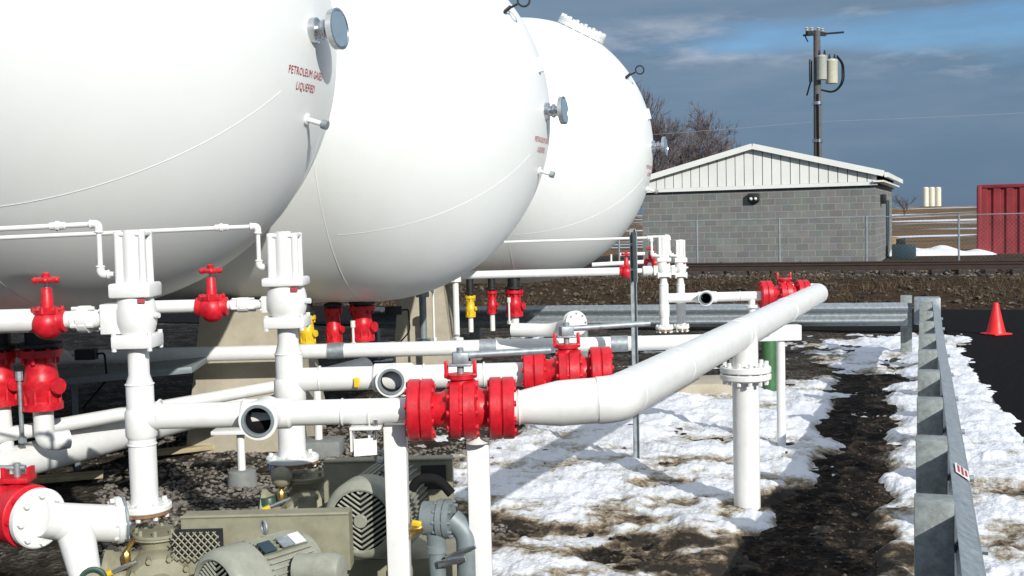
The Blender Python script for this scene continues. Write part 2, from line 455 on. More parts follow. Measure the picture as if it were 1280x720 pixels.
def build_snow():
    a0, a1, na = R(-8), R(33), 560
    radii = [5.2]
    while radii[-1] < 19: radii.append(radii[-1] * 1.0052)
    nr = len(radii)
    m = np.zeros((nr, na)); X = np.zeros((nr, na)); Y = np.zeros((nr, na))
    for i, r in enumerate(radii):
        for j in range(na):
            a = a0 + (a1 - a0) * j / (na - 1)
            x, y = r * math.sin(a), r * math.cos(a); X[i, j] = x; Y[i, j] = y
            w = V((x + .22 * noise.noise(V((x * 2, y * 2, 1))), y + .40 * noise.noise(V((x * 1.7, y * 1.7, 4))), 0))
            px, py = proj(w); v = 0
            for poly, q in SNOW:
                if inpoly(poly, px, py): v = max(v, q)
            for poly, q in HOLES:
                if inpoly(poly, px, py): v += q
            m[i, j] = v
    for _ in range(5):
        p = np.pad(m, 2, mode='edge')
        m = sum(p[2:-2, k:k + na] for k in range(5)) / 5
        p = np.pad(m, 2, mode='edge'); m = sum(p[k:k + nr, 2:-2] for k in range(5)) / 5
    co = []; dirt = []
    for i in range(nr):
        for j in range(na):
            x, y = X[i, j], Y[i, j]
            f1 = noise.fractal(V((x * 1.5, y * 1.5, 11)), .8, 2, 6)
            f2 = noise.fractal(V((x * 5, y * 6, 21)), .9, 2, 4)
            lump = noise.fractal(V((x * 3.0, y * 3.4, 31)), .9, 2, 5)
            rip = 1 - abs(noise.noise(V((x * 2.2, y * 4.5, 61)))) * 2
            f3 = noise.fractal(V((x * 9, y * 14, 71)), .8, 2, 4)
            px, py = proj((x, y, 0))
            near = max(0, min(1, (10.2 - math.hypot(x, y)) / 3.6))
            h = m[i, j] - .47 + .58 * f1 + .19 * f2 + .15 * f3
            th = max(-1, min(1, h * 1.35))
            tp = max(0, th)
            z = (.05 * th if th < 0 else .034 * tp * (1.6 - .6 * tp)) + (tp ** .8) * (.030 * lump + .006 * f2 + .022 * rip + .004 * f3)
            co.append((x, y, z - .006))
            d = noise.fractal(V((x * 1.3 + 40, y * 2.2, 5)), .8, 2, 6)
            thin = (1 - tp) ** 2
            path = max(0, .55 - m[i, j]) if m[i, j] > .05 else 0
            low = max(0, min(1, (8.7 - math.hypot(x, y)) / 1.9))
            dirt.append(max(0, min(1, .05 + .12 * near + .20 * low + (.38 + .36 * near + .30 * low) * d + (.32 + .14 * near) * thin - .10 * rip + .4 * path)))
    faces = []
    for i in range(nr - 1):
        for j in range(na - 1):
            q = (i * na + j, i * na + j + 1, (i + 1) * na + j + 1, (i + 1) * na + j)
            if max(co[k][2] for k in q) > -.035: faces.append(q)
    me = bpy.data.meshes.new('snow'); me.from_pydata(co, [], faces)
    at = me.attributes.new('dirt', 'FLOAT', 'POINT'); at.data.foreach_set('value', dirt)
    me.polygons.foreach_set('use_smooth', [True] * len(me.polygons))
    mm = bpy.data.materials.new('melting snow'); mm.use_nodes = True
    t = mm.node_tree; b = t.nodes['Principled BSDF']; n = t.nodes.new; l = t.links.new
    g = n('ShaderNodeNewGeometry'); ad = n('ShaderNodeAttribute'); ad.attribute_name = 'dirt'
    nz = n('ShaderNodeTexNoise'); nz.inputs['Scale'].default_value = 15; nz.inputs['Detail'].default_value = 10; nz.inputs['Roughness'].default_value = .75
    l(g.outputs['Position'], nz.inputs['Vector'])
    s1 = n('ShaderNodeMath'); s1.operation = 'MULTIPLY_ADD'; s1.inputs[1].default_value = 1.6; s1.inputs[2].default_value = -.80
    l(nz.outputs['Fac'], s1.inputs[0])
    s2 = n('ShaderNodeMath'); s2.operation = 'ADD'; l(s1.outputs[0], s2.inputs[0]); l(ad.outputs['Fac'], s2.inputs[1])
    r = n('ShaderNodeValToRGB'); e = r.color_ramp.elements; e.new(.4); e.new(.5); e.new(.7)
    for q, (p, c) in zip(e, [(.14, (.78, .80, .84)), (.32, (.60, .61, .61)), (.50, (.38, .33, .25)), (.66, (.17, .125, .08)), (.9, (.025, .019, .013))]): q.position = p; q.color = c + (1,)
    l(s2.outputs[0], r.inputs[0]); l(r.outputs[0], b.inputs['Base Color'])
    b.inputs['Roughness'].default_value = .7; b.inputs['Specular IOR Level'].default_value = .2
    n2 = n('ShaderNodeTexNoise'); n2.inputs['Scale'].default_value = 38; n2.inputs['Detail'].default_value = 6
    l(g.outputs['Position'], n2.inputs['Vector'])
    bp = n('ShaderNodeBump'); bp.inputs['Strength'].default_value = .55; bp.inputs['Distance'].default_value = .025
    l(n2.outputs['Fac'], bp.inputs['Height']); l(bp.outputs[0], b.inputs['Normal'])
    me.materials.append(mm)
    o = bpy.data.objects.new('snow', me); COL.objects.link(o); struct(o)
    return mm
M_SNOW = build_snow()

# snow bank by the container, and loose stones
def snow_bank():
    bm = bmesh.new(); nu, nn = 60, 18; c = G(1165, 316, .42); u0, n0 = un(P(1165, 315, 40))
    vs = []
    for i in range(nu):
        for j in range(nn):
            a = i / (nu - 1) * 2 - 1; q = j / (nn - 1) * 2 - 1
            h = max(0, 1 - a * a) * max(0, 1 - q * q)
            p = S(u0 + a * 2.2, n0 + q * 1.2)
            z = .38 + .42 * (h ** .6) * (.75 + .45 * noise.noise(V((a * 3, q * 2, 0)))) - .05
            vs.append(bm.verts.new((p.x, p.y, z)))
    for i in range(nu - 1):
        for j in range(nn - 1):
            bm.faces.new((vs[i * nn + j], vs[i * nn + j + 1], vs[(i + 1) * nn + j + 1], vs[(i + 1) * nn + j]))
    mb = MB(); mb.bm.free(); mb.bm = bm
    m = mat('clean snow', (.85, .86, .89), .6, var=.05, scale=3, bump=.2)
    struct(mb.build('snow_bank', m))
snow_bank()

def stones(name, n, area, smin, smax, material, seed, zfun=lambda x, y: 0.0):
    rnd = random.Random(seed); bm = bmesh.new(); k = 0
    base = [V(p).normalized() for p in ((0, 0, 1), (.9, 0, .3), (.28, .85, .3), (-.72, .53, .3), (-.72, -.53, .3), (.28, -.85, .3), (.5, .4, -.8), (-.6, .1, -.8), (.1, -.6, -.8))]
    tri = [(0, 1, 2), (0, 2, 3), (0, 3, 4), (0, 4, 5), (0, 5, 1), (1, 6, 2), (2, 7, 3), (3, 7, 4), (4, 8, 5), (5, 8, 1), (1, 8, 6), (6, 7, 2), (8, 7, 6), (8, 4, 7)]
    while k < n:
        p = area(rnd)
        if p is None: continue
        k += 1; s = rnd.uniform(smin, smax) * (1 if rnd.random() < .9 else 1.7)
        rot = Matrix.Rotation(rnd.uniform(0, 6.28), 3, 'Z') @ Matrix.Rotation(rnd.uniform(-.5, .5), 3, 'X')
        sc = V((rnd.uniform(.7, 1.3), rnd.uniform(.7, 1.2), rnd.uniform(.45, .8)))
        z = zfun(p[0], p[1]) + s * .25
        vs = [bm.verts.new(rot @ V((b.x * sc.x * s * rnd.uniform(.8, 1.15), b.y * sc.y * s, b.z * sc.z * s)) + V((p[0], p[1], z))) for b in base]
        for f in tri: bm.faces.new([vs[q] for q in f])
    mb = MB(); mb.bm.free(); mb.bm = bm
    o = mb.build(name, material, smooth=False); tag(o, kind='stuff'); return o
def area_gravel(r):
    px = r.uniform(120, 640); py = 515 + 240 * r.random() ** 1.4
    p = G(px, py)
    return (p.x, p.y) if noise.noise(V((p.x * .8, p.y * .8, 2))) > -.35 else None
stones('gravel', 9000, area_gravel, .010, .024, M_STONE, 3, lambda x, y: terrain(x, y))
def area_yard(r):
    px = r.uniform(560, 1290); py = 425 + 300 * r.random() ** 1.3
    p = G(px, py); return (p.x, p.y) if (px < 1140) else None
stones('loose_stones', 2200, area_yard, .006, .015, mat('dark wet stone', (.07, .058, .045), .8, var=.7, scale=18, detail=2), 5, lambda x, y: terrain(x, y))
def area_bank(r):
    u = r.uniform(-16, 18); n = r.uniform(23.8, 28.2); p = S(u, n); return (p.x, p.y)
stones('bank_stones', 3200, area_bank, .02, .055, mat('bank stone', (.085, .066, .046), .9, var=.8, scale=2.2, detail=1), 9, terrain)
def area_ballast(r):
    u = r.uniform(-16, 18); n = r.uniform(28.3, 32.6); p = S(u, n); return (p.x, p.y)
stones('ballast', 3600, area_ballast, .025, .055, mat('ballast stone', (.15, .135, .115), .9, var=.7, scale=2.4, detail=1), 12, terrain)
def area_toe(r):
    u = r.uniform(-16, 18); n = r.uniform(23.0, 26); p = S(u, n); return (p.x, p.y) if noise.noise(V((u * .9, n * .9, 8))) > .25 else None
stones('bank_debris', 240, area_toe, .025, .06, mat('pale debris', (.19, .145, .105), .9, var=.8, scale=1.4, detail=1), 13, terrain)
def brush():
    r = random.Random(4); mb = MB()
    for _ in range(5200):
        u = r.uniform(-14, 18); n = r.uniform(23.6, 28.6); p = S(u, n); z = terrain(p.x, p.y)
        if noise.noise(V((u * .6, n * .6, 0))) < -.05: continue
        q = p + V((r.uniform(-.12, .12), r.uniform(-.12, .12), 0)); h = r.uniform(.06, .2)
        a = V((p.x, p.y, z)); b = V((q.x, q.y, z + h)); s = V((.010, 0, 0))
        mb.quad(a - s, a + s, b + s * .3, b - s * .3)
    o = mb.build('dry_grass', mat('dry grass', (.085, .056, .028), .9, var=.6, scale=1.2), smooth=False); tag(o, kind='stuff')
brush()

# ------------------------------------------------------------------ storage tanks
RT = 1.65
AX = V((math.cos(R(-8)), math.sin(R(-8)), 0))
def hit(px, py, c, r):
    d = ray(px, py).normalized(); oc = CAM - c; b = oc.dot(d); k = b * b - oc.dot(oc) + r * r
    t = -b - math.sqrt(k) if k > 0 else -b
    return (CAM + d * t)
TC = [P(88, 60, 7.1), P(461, 150, 10.25), P(652, 190, 14.2)]
TLAB = ['nearest white storage tank with dial gauge and red lettering, cut off by the left edge',
        'middle white storage tank between the nearest tank and the farthest one',
        'farthest white storage tank with a bolted manway on its top, beside the block building']
n_dial = (hit(391, 38, TC[0], RT) - TC[0]).normalized()
n_text = (hit(384, 96, TC[0], RT) - TC[0]).normalized()
n_noz = (hit(383, 149, TC[0], RT) - TC[0]).normalized()
n_lug = (hit(782, 97, TC[2], RT) - TC[2]).normalized()
n_man = ((hit(722, 45, TC[2], RT) - TC[2]).normalized() + V((0, .30, 0))).normalized()
def text_on_tank(root, c, n, lines, h):
    t_r = UP.cross(n).normalized(); t_u = n.cross(t_r)
    bm = bmesh.new()
    for k, s in enumerate(lines):
        cu = bpy.data.curves.new('t', 'FONT'); cu.body = s; cu.align_x = 'CENTER'; cu.size = h * 1.35; cu.resolution_u = 2; cu.space_character = 1.05
        ob = bpy.data.objects.new('t', cu); COL.objects.link(ob)
        dg = bpy.context.evaluated_depsgraph_get(); me = ob.evaluated_get(dg).to_mesh()
        b2 = bmesh.new(); b2.from_mesh(me)
        for e in range(2): pass
        mp = {}
        for v in b2.verts:
            u, w = v.co.x * .74, v.co.y - k * h * 1.75
            p = (n * RT + t_r * u + t_u * w).normalized() * (RT + .004)
            mp[v.index] = bm.verts.new(c + p)
        for f in b2.faces:
            try: bm.faces.new([mp[v.index] for v in f.verts])
            except ValueError: pass
        b2.free(); bpy.data.objects.remove(ob, do_unlink=True); bpy.data.curves.remove(cu)
    mb = MB(); mb.bm.free(); mb.bm = bm
    return mb.build('lettering', M_INK, root, smooth=False)
for i, c in enumerate(TC):
    root = thing('storage_tank', (c.x, c.y, c.z - RT), TLAB[i], 'tank', 'row of white storage tanks')
    prof = [(RT * math.sin(a), RT * math.cos(a)) for a in [R(90) * k / 48 for k in range(49)]]
    prof = [(-9.0 - t, r) for t, r in prof[::-1]] + prof
    shell = MB().lathe(prof, c, AX, 160, cap=False).build('shell', M_TANK, root, sharp=60)
    x, y, a = frame(AX)
    def at(t, w):      # point on the head: t = angle from the pole, w = angle round the axis
        return c + (a * math.cos(t) + (x * math.cos(w) + y * math.sin(w)) * math.sin(t)) * (RT + .0015)
    mb = MB()
    mb.ring(c - AX * .02, AX, RT + .0003, .0025, 200, 6)
    for w in (-.9 - math.pi / 2, .35 - math.pi / 2):
        mb.tube([at(R(22 + k * 2), w) for k in range(34)], .0013, 6)
    build_islands(mb, 'weld_seam', M_TANK, root)
    # dial gauge
    b0 = c + n_dial * RT; dirn = (AX * .9 + n_dial * .5).normalized()
    g = MB().disc(b0 + dirn * .01, dirn, .075, .05).tube([b0 - dirn * .02, b0 + dirn * .13], .045, 14).disc(b0 + dirn * .07, dirn, .06, .03).build('gauge_stem', M_CHROME, root)
    dv = V((.94, -.30, .05)).normalized()
    dc = b0 + dirn * .15
    dl = MB().lathe([(-.03, .08), (-.02, .118), (.018, .122), (.02, .110), (.012, .106), (.012, .001)], dc, dv, 36).build('dial', M_CHROME, root)
    MB().disc(dc + dv * .015, dv, .104, .004).build('dial_face', M_GLASS, dl)
    # nozzle with small tap
    b1 = c + n_noz * RT
    MB().disc(b1, n_noz, .035, .03).tube([b1, b1 + n_noz * .11], .016, 10).build('nozzle', M_TANK, root)
    e1 = b1 + n_noz * .12
    MB().lathe([(-.02, .02), (-.015, .028), (.02, .028), (.022, .018)], e1, n_noz, 14).build('nozzle_tap', M_GALV, root)
    # lifting lug with a shackle
    b2 = c + n_lug * RT; tr = AX.cross(n_lug).normalized()
    MB().obox(b2 + n_lug * .02, tr, n_lug, (.06, .1, .02), .004).build('lifting_lug', M_DARK, root)
    sd = (n_lug * .8 + V((.5, 0, .15))).normalized()
    MB().tube([b2 + n_lug * .04, b2 + sd * .13], .010, 8).ring(b2 + sd * .19, V((.1, -1, .1)), .050, .009, 20, 8).build('shackle', M_DARK, root)
    # side brackets and drain fittings on the head
    for da, nm in ((V((.05, -.1, .42)), 'bracket'), ):
        b3 = c + (n_dial + da * .6).normalized() * RT; nn = (b3 - c).normalized()
        MB().obox(b3 + nn * .015, UP.cross(nn), nn, (.05, .05, .13), .006).build(nm, M_TANK, root)
    text_on_tank(root, c, n_text, ['PETROLEUM GASES', 'LIQUEFIED'], .048)
    if i == 2:
        b4 = c + n_man * (RT - .02)
        mw = MB().lathe([(-.10, .26), (.0, .26), (.0, .31), (.04, .31), (.045, .305), (.05, .31), (.085, .31), (.09, .29)], b4, n_man, 40).build('manway', M_TANK, root)
        MB().bolts(b4 + n_man * .045, n_man, .285, 16, .022, .15).build('bolt_ring', M_TANK, mw)

# ------------------------------------------------------------------ concrete piers under the tanks
def pier(px, Y, width, depth, label, top_z):
    o = P(px, 420, Y); mb = MB()
    w0, w1 = width, width * .62
    poly = [V((o.x - w0 / 2, o.y, -.05)), V((o.x + w0 / 2, o.y, -.05)), V((o.x + w1 / 2, o.y, top_z)), V((o.x - w1 / 2, o.y, top_z))]
    mb.prism(poly, (0, depth, 0))
    tag(mb.build('concrete_pier', M_CONC, smooth=False), label, 'pier', 'concrete tank piers')
pier(300, 9.75, 1.05, 1.4, 'beige concrete pier with sloping side under the middle tank', 1.32)
pier(528, 13.6, .80, 1.4, 'beige concrete pier under the farthest tank, behind the yellow valve', 1.40)

# ------------------------------------------------------------------ pump risers with actuated valves
D1, D2, D3 = 4.87, 5.79, 10.65
def zpx(px, py, D): return P(px, py, D).z
def riser(D, px, y_act0, y_act1, y_plate, y_ball1, y_fl1, y_neck, y_wide, y_fl2a, y_fl2b, kk, lab_r, lab_v, y_tee=None, base_gasket=True):
    """one vertical pump discharge pipe and the actuated shut-off valve standing on it; kk = scale of widths in metres"""
    xm = P(px, y_tee or y_wide, D)
    X, Y = xm.x, D
    Z = lambda py: zpx(px, py, D)
    at = lambda py: V((X, Y, Z(py)))
    r_p = 17 * kk
    rt = thing('riser_pipe', at(y_fl2b), lab_r, 'pipe', 'vertical pump risers')
    MB().tube([at(y_fl1 + 1), at(y_neck), at(y_wide), at(y_fl2a)], [13 * kk, 13 * kk, r_p, r_p], 24).build('pipe', M_WHITE, rt)
    if y_tee:
        w = MB()
        w.lathe([(-.065, r_p * 1.02), (-.05, r_p * 1.16), (.05, r_p * 1.16), (.065, r_p * 1.02)], at(y_tee + 14), UP, 28)
        w.ring(at(y_wide), UP, r_p, .004, 28, 8); w.ring(at(y_tee + 40), UP, r_p + .001, .004, 28, 8)
        build_islands(w, 'tee_fitting', M_WHITE, rt)
    zf0, zf1 = Z(y_fl2b), Z(y_fl2a); h = (zf0 - zf1)
    fl = MB().disc(V((X, Y, zf1 - .012)), UP, 33 * kk, .030).bolts(V((X, Y, zf1 - .02)), UP, 27 * kk, 8, .011, .075).build('flange', M_WHITE, rt)
    if base_gasket: MB().disc(V((X, Y, zf1 - .036)), UP, 31 * kk, .014).build('gasket', M_RUST, rt)
    vt = thing('actuated_valve', at(y_fl1), lab_v, 'valve', 'actuated shut-off valves')
    r = 25 * kk
    zc = (Z(y_plate) + Z(y_ball1)) / 2; hh = abs(Z(y_plate) - Z(y_ball1)) / 2
    MB().lathe([(-hh, r * .78), (-hh * .8, r * .90), (-hh * .35, r), (hh * .3, r * 1.0), (hh * .75, r * .92), (hh, r * .8)], V((X, Y, zc)), UP, 32)\
        .tube([V((X + r * .7, Y - r * .2, zc)), V((X + r * 1.25, Y - r * .35, zc))], 3.5 * kk, 8)\
        .build('valve_body', M_WHITE, vt)
    zb = (Z(y_ball1) + Z(y_fl1)) / 2; hb = abs(Z(y_ball1) - Z(y_fl1))
    MB().box(V((X, Y, zb)), (51 * kk, 51 * kk, hb), None, 3 * kk).bolts(V((X, Y, zb)), UP, 31 * kk, 4, 3 * kk, hb + .02, .5).build('lower_flange', M_WHITE, vt)
    zp = (Z(y_act1) + Z(y_plate)) / 2; hp = abs(Z(y_act1) - Z(y_plate))
    MB().box(V((X, Y, zp)), (52 * kk, 50 * kk, hp), None, 3 * kk).build('mounting_plate', M_WHITE, vt)
    ha = Z(y_act0) - Z(y_act1); za = (Z(y_act0) + Z(y_act1)) / 2
    ac = MB().box(V((X, Y, za)), (26 * kk, 30 * kk, ha), None, 2 * kk)
    ac.tube([V((X, Y - 10 * kk, za - ha / 2)), V((X, Y - 10 * kk, za + ha / 2 + 2 * kk))], 10 * kk, 20)
    for sx in (-1, 1):
        for sy in (-1, 1):
            ac.tube([V((X + sx * 15 * kk, Y + sy * 14 * kk, za - ha / 2)), V((X + sx * 15 * kk, Y + sy * 14 * kk, za + ha / 2))], 4.4 * kk, 10)
    ao = ac.build('actuator', M_WHITE, vt)
    MB().box(V((X, Y, za + ha / 2 - 3 * kk)), (37 * kk, 36 * kk, 5 * kk), None, 1.5 * kk).build('actuator_cap', M_WHITE, ao)
    MB().obox(V((X + r * .55, Y - r * .86, Z(y_plate) - 4 * kk)), (1, .5, 0), (-.5, 1, 0), (9 * kk, 2 * kk, 5 * kk)).build('red_tag', M_INK, vt)
    MB().box(V((X, Y, zb - hb)), (0.02, 0.02, .02)).build('tag_wire', M_CHROME, vt) if False else None
    return X, Y, Z
k1 = D1 / 1400; k2 = D2 / 1400; k3 = D3 / 1400
X1, Y1, Z1 = riser(D1, 176, 289, 353, 371, 417, 434, 468, 480, 630, 664, k1,
    'nearest and tallest white riser pipe standing on the front pump', 'largest white actuated valve, leftmost, on the riser above the front pump', 515)
X2, Y2, Z2 = riser(D2, 362, 291, 346, 357, 395, 409, 428, 442, 570, 594, k2 * 1.0,
    'white riser pipe on the rear pump, right of the round open pipe end', 'white actuated valve on the rear pump riser, in front of the middle tank', 474)
X3, Y3, Z3 = riser(D3, 830, 296, 322, 327, 341, 346, 352, 356, 408, 416, k3 * .34,
    'far slender white riser pipe just right of the grey sign post', 'small white actuated valve just right of the grey sign post', 374)
X4, Y4, Z4 = riser(D3 + .25, 851, 300, 322, 328, 341, 346, 352, 356, 407, 416, k3 * .31,
    'far slender white riser pipe, second one from the grey sign post', 'small white actuated valve, second from the grey sign post', 372)

# ------------------------------------------------------------------ header pipes
def header(name_label, D, pts, r, outlet_px, r_out, stub, dirv, rings=(), clip=None):
    p0 = pts[0]
    rt = thing('header_pipe', pts[0], name_label, 'pipe', 'white cross header pipes')
    MB().tube(pts, r, 24, bend=.05).build('pipe', M_WHITE, rt)
    w = MB()
    for q in rings: w.ring(P(q[0], q[1], D), (pts[-1] - pts[0]), r, .005, 28, 8)
    if rings: build_islands(w, 'weld_ring', M_WHITE, rt)
    oc = P(outlet_px[0], outlet_px[1], D); dirv = V(dirv).normalized()
    oc = V((oc.x, D, pts[0].z if abs(oc.z - pts[0].z) < .06 else oc.z))
    t = MB().lathe([(-.02, r_out * .92), (stub - .03, r_out * .92), (stub - .03, r_out * 1.02), (stub, r_out * 1.02), (stub, r_out * .82), (stub - .05, r_out * .80)], oc, dirv, 36, cap=False)
    t.lathe([(-r_out * 1.35, r * 1.02), (-r_out * 1.2, r * 1.2), (r_out * 1.2, r * 1.2), (r_out * 1.35, r * 1.02)], oc, pts[-1] - pts[0], 28)
    ot = t.build('outlet_tee', M_WHITE, rt)
    MB().lathe([(stub - .045, r_out * .80), (stub - .004, r_out * .86), (stub + .008, r_out * .84), (stub + .008, r_out * .70), (stub - .012, r_out * .69)], oc, dirv, 36, cap=False).build('coupling_ring', M_GREYP, ot)
    MB().lathe([(stub - .012, r_out * .688), (stub - .10, r_out * .66)], oc, dirv, 36, cap=False).build('bore', M_BLACK, ot)  # inner wall coloured black to keep the opening dark where sun enters
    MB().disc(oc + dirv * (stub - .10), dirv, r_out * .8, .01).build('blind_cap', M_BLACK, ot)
    return rt
zH1 = (P(330, 516, D1).z + P(470, 515, D1).z) / 2
hp1 = [V((X1, D1, zH1)), V((P(508, 513, D1).x, D1, zH1))]
H1 = header('front white header pipe from the nearest riser to the front red flanged valve', D1, hp1, .056, (334, 516), .082, .16, (-.03, -1, -.02),
            [(200, 516), (428, 515), (462, 515)])
zH2 = P(560, 470, D2).z
H2 = header('second white header pipe running behind the front one to the red valve behind', D2,
            [V((X2, D2, zH2)), V((P(655, 467, D2).x, D2, zH2))], .062, (492, 474), .079, .14, (.02, -1, -.02), [(400, 473), (530, 470), (605, 468)])
zH3 = P(900, 371, D3).z
H3 = header('farthest white header pipe from the slender risers to the farthest red valve', D3,
            [V((X3, D3, zH3)), V((P(958, 368, D3).x, D3, zH3))], .045, (884, 373), .070, .16, (-.25, -1, 0), [(870, 372), (925, 370)])
MB().tube([V((P(940, 369, D3).x, D3, zH3)), V((P(940, 369, D3).x, D3, zH3 - .22))], .034, 16).disc(V((P(940, 369, D3).x, D3, zH3 - .10)), UP, .06, .03).build('drain_stub', M_WHITE, H3)
# clip bracket hanging under the front header
c0 = P(458, 532, D1 - .02)
br = thing('pipe_bracket', c0 - V((0, 0, .15)), 'white steel bracket hanging under the front header left of the post', 'bracket')
MB().box(c0 + V((0, 0, -.005)), (.135, .11, .012), None, .002).box(c0 + V((-.062, 0, -.055)), (.008, .10, .10)).box(c0 + V((.01, .03, -.06)), (.010, .05, .10)).build('channel', M_WHITE, br)
MB().obox(c0 + V((-.005, -.02, -.09)), (1, .25, 0), (0, 0, 1), (.10, .075, .007)).build('side_plate', M_WHITE, br)
MB().tube([c0 + V((.045, -.03, .03)), c0 + V((.045, -.03, -.05))], .008, 8).build('bolt', M_CHROME, br)
# yellow tag plates on the second header
tag(MB().box(P(446, 478, D2 - .075), (.03, .006, .05), None, .002).build('pipe_tag', M_YEL), 'small yellow tag fixed to the second header pipe', 'tag')

# ------------------------------------------------------------------ red flanged valves with lever handles
def red_valve(c, axis, label, scale=1.0, lever=True, lever_dir=None, lever_len=.40):
    axis = V(axis).normalized(); side = UP.cross(axis).normalized()
    c = V(c); s = scale
    rt = thing('flanged_valve', c - V((0, 0, .14 * s)), label, 'valve', 'red flanged ball valves')
    b = MB().lathe([(q * s, w * s) for q, w in ((-.17, .078), (-.09, .076), (-.055, .095), (-.05, .122), (-.044, .130), (-.008, .132), (-.002, .122), (.006, .122), (.012, .132), (.060, .130), (.066, .122), (.070, .098), (.095, .085), (.17, .080))], c, axis, 40)
    b.bolts(c + axis * .008 * s, axis, .112 * s, 10, .014 * s, .135 * s)
    b.lathe([(0, .055 * s), (.10 * s, .05 * s), (.135 * s, .045 * s), (.135 * s, .062 * s), (.155 * s, .062 * s)], c, UP, 20)
    b.build('valve_body', M_RED, rt)
    for sg in (-1, 1):
        f = MB()
        for q in (.150, .205):
            f.disc(c + axis * sg * q * s, axis, .136 * s, .0535 * s, 40, .006 * s)
        f.bolts(c + axis * sg * .178 * s, axis, .112 * s, 10, .014 * s, .125 * s, .5)
        f.build('end_flange', M_RED, rt)
    y = MB()
    for sg in (-1, 1):
        y.obox(c + axis * sg * .062 * s + UP * .175 * s, axis, side, (.018 * s, .03 * s, .075 * s), .003)
    y.obox(c + UP * .15 * s, axis, side, (.145 * s, .05 * s, .014 * s), .003)
    y.build('yoke', M_RED, rt)
    if lever:
        ld = V(lever_dir or axis).normalized()
        h = MB().obox(c + UP * .225 * s, ld, UP.cross(ld), (.07 * s, .06 * s, .05 * s), .006).tube([c + UP * .14 * s, c + UP * .27 * s], .016 * s, 10).obox(c + UP * .195 * s, axis, side, (.10 * s, .06 * s, .012 * s), .002)
        lo = h.build('lever_hub', M_GALV, rt)
        MB().tube([c + UP * .235 * s - ld * .03, c + UP * .243 * s + ld * lever_len], .016 * s, 10).build('lever_bar', M_GALV, lo)
    return rt
v1c = V((P(577, 511, D1).x, D1, zH1))
RV1 = red_valve(v1c, (1, 0, 0), 'large red flanged valve in front, on top of the two square white posts', 1.0, True, (1, .12, 0), .40)
v2c = V((P(709, 463, D2).x, D2, zH2))
red_valve(v2c, (1, -.02, 0), 'red flanged valve just behind the long sloping pipe, with lever over it', 0.98, True, (1, .25, .0), .46)
v3c = V((P(980, 366, D3).x, D3, zH3 + .01))
red_valve(v3c, (1, 0, 0), 'farthest red flanged valve, by the far end of the long sloping pipe', 0.98, False)

# ------------------------------------------------------------------ long discharge pipe with its flanged column
ra = .100
pA = V((P(640, 511, D1).x, D1, zH1)); pM = P(722, 502, D1); pB = P(770, 499, D1)
far = P(1022, 367, D3 + .25); cz = pB.z
ddir = (far - pB).normalized()
dp = thing('discharge_pipe', pA, 'long white discharge pipe running away from the front red valve to the far red valve', 'pipe')
MB().tube([pA, pA + V((.03, 0, 0)), pM, pB, far], [.073, .074, .100, .104, .100], 36, bend=.115, nb=12).tube([far - ddir * .001, far + V((-.0, .06, 0)) , far + V((-.32, .06, 0))], ra * .98, 28, bend=.05).build('pipe', M_WHITE, dp)
w = MB()
for t in (.14, 1.05, 2.62, 2.75, 4.6): w.ring(pB + ddir * t, ddir, ra + .0005, .005, 36, 8)
w.ring(pA + V((.03, 0, 0)), (1, 0, 0), .074, .005, 36, 8)
build_islands(w, 'weld_ring', M_WHITE, dp)
colp = G(926, 634)
tt = (colp - pB).xy.dot(ddir.xy) / ddir.xy.length_squared
cx = (pB + ddir * tt); colx = V((cx.x + .03, cx.y, 0))
zf = P(922, 466, colx.y).z
cs = thing('pipe_column', colx, 'white flanged column in the snow holding up the long sloping pipe', 'pipe support')
MB().tube([colx + V((0, 0, -.1)), colx + V((0, 0, zf - .02))], .088, 32).build('lower_column', M_WHITE, cs)
MB().tube([colx + V((0, 0, zf + .02)), V((colx.x, colx.y, cx.z - .02))], .084, 32).build('upper_column', M_WHITE, cs)
for dz, nm in ((-.024, 'lower_flange'), (.024, 'upper_flange')):
    MB().disc(colx + V((0, 0, zf + dz)), UP, .168, .040, 40).build(nm, M_WHITE, cs)
MB().bolts(colx + V((0, 0, zf)), UP, .14, 12, .014, .15).build('bolt_ring', M_WHITE, cs)

# two square posts under the front valve
for px, lab in ((494, 'square white post under the left flange of the front red valve'), (598, 'square white post under the right flange of the front red valve')):
    X = P(px, 600, D1).x
    t = thing('square_post', V((X, D1, 0)), lab, 'post', 'square white valve posts')
    zt = zH1 - (.058 if px < 500 else .142)
    MB().box(V((X, D1 + .07, zt / 2 - .02)), (.098, .098, zt + .02), None, .006).build('post', M_WHITE, t)
    MB().box(V((X, D1, .008)), (.24, .24, .016), None, .003).build('base_plate', M_WHITE, t)
    if px > 500: MB().lathe([(0, .05), (.02, .02), (.05, .012)], V((X, D1, zt - .01)), UP, 12).build('adjuster', M_WHITE, t)

# ------------------------------------------------------------------ long low header across the yard + stand
YL = 9.4
lp = thing('long_header_pipe', P(150, 442, YL), 'long level white pipe crossing the yard behind the risers', 'pipe')
zL = P(640, 433, YL).z
xa, xb = P(-60, 443, YL).x, P(935, 418, YL).x
MB().tube([V((xa, YL, zL)), V((xb, YL, zL))], .063, 24).build('pipe', M_WHITE, lp)
w = MB()
for px in (420, 610, 774): w.lathe([(-.07, .064), (-.07, .069), (.07, .069), (.07, .064)], V((P(px, 430, YL).x, YL, zL)), (1, 0, 0), 24)
build_islands(w, 'shade_band', M_GALV, lp)  # raised grey bands stand in for shadows falling across the pipe
sb = G(977, 556); bs = thing('beam_stand', sb, 'slim white post carrying a flat square beam under the long pipe far end', 'pipe support')
zb = P(965, 416, sb.y).z
MB().tube([sb + V((0, 0, -.05)), V((sb.x, sb.y, zb - .06))], .037, 16).build('post', M_WHITE, bs)
